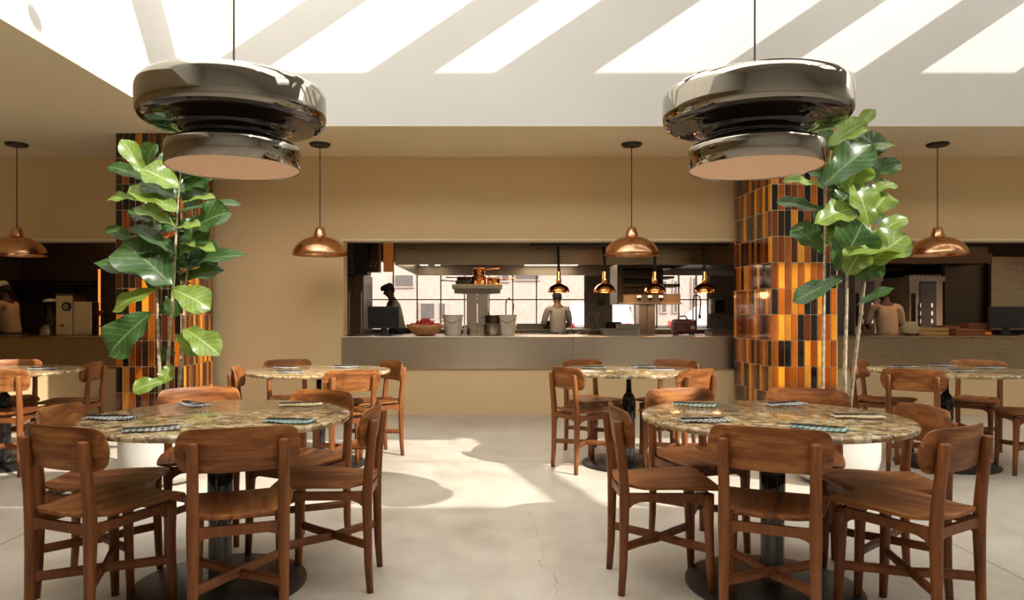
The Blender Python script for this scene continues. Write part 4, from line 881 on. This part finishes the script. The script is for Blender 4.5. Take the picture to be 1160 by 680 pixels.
# ------------------------------------------------------------------ cooks
def skin(name, verts, edges, mat, parent, root=0, sub=2):
    bm = BM(); lay = bm.verts.layers.skin.verify(); vv = []
    for i, (p, r) in enumerate(verts):
        v = bm.verts.new(p); v[lay].radius = r if isinstance(r, tuple) else (r, r); v[lay].use_root = (i == root); vv.append(v)
    for a_, b_ in edges: bm.edges.new((vv[a_], vv[b_]))
    me = bpy.data.meshes.new(name); bm.to_mesh(me); bm.free(); o = bpy.data.objects.new(name, me); C.objects.link(o); me.materials.append(mat); o.parent = parent
    md = o.modifiers.new('Skin', 'SKIN'); md.use_smooth_shade = True; sb = o.modifiers.new('Sub', 'SUBSURF'); sb.levels = sub; sb.render_levels = sub; return o
def cook(x, y, rz, sc, bend, turn, shirt, label, cap=None, apron=True, arms='work', skinm=None):
    """local +y is forward"""
    t = thing('person', label, 'person', (x, y, 0), rz); t.scale = (sc,)*3; sk = skinm or m_skin
    hip = Vector((0, 0, .93)); up = Vector((0, math.sin(bend), math.cos(bend)))
    chest = hip+up*.30; sh = hip+up*.47; neck = hip+up*.54; hd = (up+Vector((0, .55, 0))*math.sin(bend+.25)).normalized(); hc = neck+hd*.118
    def arm(s):
        S = sh+Vector((s*.185, 0, -.01)); E = S+Vector((s*.06, .06, -.27)); Wr = E+Vector((-s*.08, .23, -.03)); return S, E, Wr
    V = [(hip, .13), (hip+up*.15, (.13, .10)), (chest, (.15, .105)), (sh, (.10, .08)), (neck, .058), (neck+hd*.05, .056), (hc, (.072, .085)), (hc+hd*.09, (.06, .07)), (hc+Vector((0, .10, -.02)), .014)]
    E_ = [(0, 1), (1, 2), (2, 3), (3, 4), (4, 5), (5, 6), (6, 7), (6, 8)]
    for s in (-1, 1):
        b0 = len(V); V += [(Vector((s*.095, 0, .88)), .088), (Vector((s*.10, .02, .5)), .058), (Vector((s*.10, -.01, .10)), .038), (Vector((s*.105, .03, .045)), .038), (Vector((s*.11, .17, .03)), .028)]; E_ += [(0, b0), (b0, b0+1), (b0+1, b0+2), (b0+2, b0+3), (b0+3, b0+4)]
        S, El, Wr = arm(s); b1 = len(V); palm = Wr+(Wr-El).normalized()*.06; V += [(S, .052), (El, .038), (Wr, .024), (palm, (.034, .016))]; E_ += [(3, b1), (b1, b1+1), (b1+1, b1+2), (b1+2, b1+3)]
        f = (Wr-El).normalized()
        for q, ln in ((-.027, .06), (-.009, .075), (.009, .08), (.027, .068)):
            b2 = len(V); V += [(palm+f*.03+Vector((q, 0, 0)), .009), (palm+f*(.03+ln*.5)+Vector((q*1.1, 0, -.008)), .0085), (palm+f*(.02+ln*.85)+Vector((q*1.1, 0, -.035)), .007)]; E_ += [(b1+3, b2), (b2, b2+1), (b2+1, b2+2)]
        b3 = len(V); V += [(Wr+f*.03+Vector((-s*.038, 0, -.005)), .011), (Wr+f*.07+Vector((-s*.055, 0, -.015)), .009)]; E_ += [(b1+2, b3), (b3, b3+1)]
        V.append((hc+Vector((s*.082, -.005, 0)), .016)); E_.append((6, len(V)-1))
    skin('body', V, E_, sk, t)
    J = [(hip-up*.06, (.165, .135)), (hip+up*.12, (.155, .125)), (chest, (.175, .13)), (sh-up*.01, (.125, .095)), (neck-up*.02, .07)]; JE = [(0, 1), (1, 2), (2, 3), (3, 4)]
    for s in (-1, 1):
        S, El, Wr = arm(s); b1 = len(J); J += [(S, .068), (S.lerp(El, .6), .062), (El, .056)] + ([(El.lerp(Wr, .75), .042)] if arms == 'long' else []); JE += [(3, b1), (b1, b1+1), (b1+1, b1+2)] + ([(b1+2, b1+3)] if arms == 'long' else [])
    skin('shirt', J, JE, shirt, t)
    T_ = [(Vector((0, 0, .93)), (.15, .125))]; TE = []
    for s in (-1, 1): b0 = len(T_); T_ += [(Vector((s*.095, 0, .86)), .10), (Vector((s*.10, .02, .5)), .075), (Vector((s*.10, -.01, .12)), .062)]; TE += [(0, b0), (b0, b0+1), (b0+1, b0+2)]
    skin('trousers', T_, TE, m_trous, t)
    for s in (-1, 1): obj('shoe', tube(BM(), [(s*.105, -.05, .045), (s*.108, .05, .045), (s*.112, .17, .035), (s*.112, .21, .03)], [(.045, .044), (.048, .044), (.045, .034), (.03, .025)], 12, 2.6), m_black, t, True)
    if apron:
        def ap(u, v):
            a_ = -PI*.95+1.9*PI*u; r = .185; z = .50+.48*v; return Vector((math.sin(a_)*r*1.02, math.cos(a_)*r*.88+.0, z)), Vector((math.sin(a_), math.cos(a_), 0))
        obj('apron', sheet(BM(), ap, 28, 6, .008), m_apron, t, True)
    # hair and cap wrap the back and top of the head
    bm = BM(); bmesh.ops.create_uvsphere(bm, u_segments=24, v_segments=16, radius=1)
    bmesh.ops.delete(bm, geom=[v for v in bm.verts if v.co.z < -.1 and v.co.y > -.15 or v.co.z < -.62 or (v.co.y > .55 and v.co.z < .45)], context='VERTS')
    M_ = Matrix.Translation(hc+hd*.035+Vector((0, -.008, 0))) @ hd.to_track_quat('Z', 'Y').to_matrix().to_4x4() @ Matrix.Diagonal((.088, .103, .112, 1))
    bm.transform(Matrix.Identity(4))
    q = Vector((0, 0, 1)).rotation_difference(hd).to_matrix().to_4x4(); M_ = Matrix.Translation(hc+hd*.035+Vector((0, -.008, 0))) @ q @ Matrix.Diagonal((.088, .103, .112, 1)); bm.transform(M_); obj('hair', bm, m_hair, t, True)
    if cap:
        M2 = Matrix.Translation(hc+hd*.075) @ q; bm = lathe(BM(), [(.100, -.01), (.106, 0), (.107, .035), (.098, .055), (.07, .07), (0, .075)], 28); bm.transform(M2); obj('cap', bm, cap, t, True)
    return t
m_skin2 = simple('dark_brown_skin', (.10, .045, .025), .55)
cook(X(632, 11.6), 11.55, .15, .91, .10, 0, m_shirt, 'cook with short dark hair and white shirt, his back to us, in the kitchen centre', arms='long')
cook(X(452, 11.6), 11.6, PI/2+.35, .985, .22, 0, m_shirt, 'cook in a white shirt leaning left behind the order screen', m_apron)
cook(X(22, 10.0), 9.85, PI/2, .955, .18, 0, m_tanshirt, 'cook in a white cap and tan shirt at the left edge of the photo', m_cap, skinm=m_skin2)
cook(X(1006, 9.85), 9.85, -.2, .93, .22, 0, m_tanshirt, 'cook in a tan shirt, his back to us, behind the right fig stems', skinm=m_skin2)
cook(X(552, 13.0), 12.75, PI/2, .90, .15, 0, m_shirt, 'distant cook half hidden behind the steel shelf post', skinm=m_skin2)
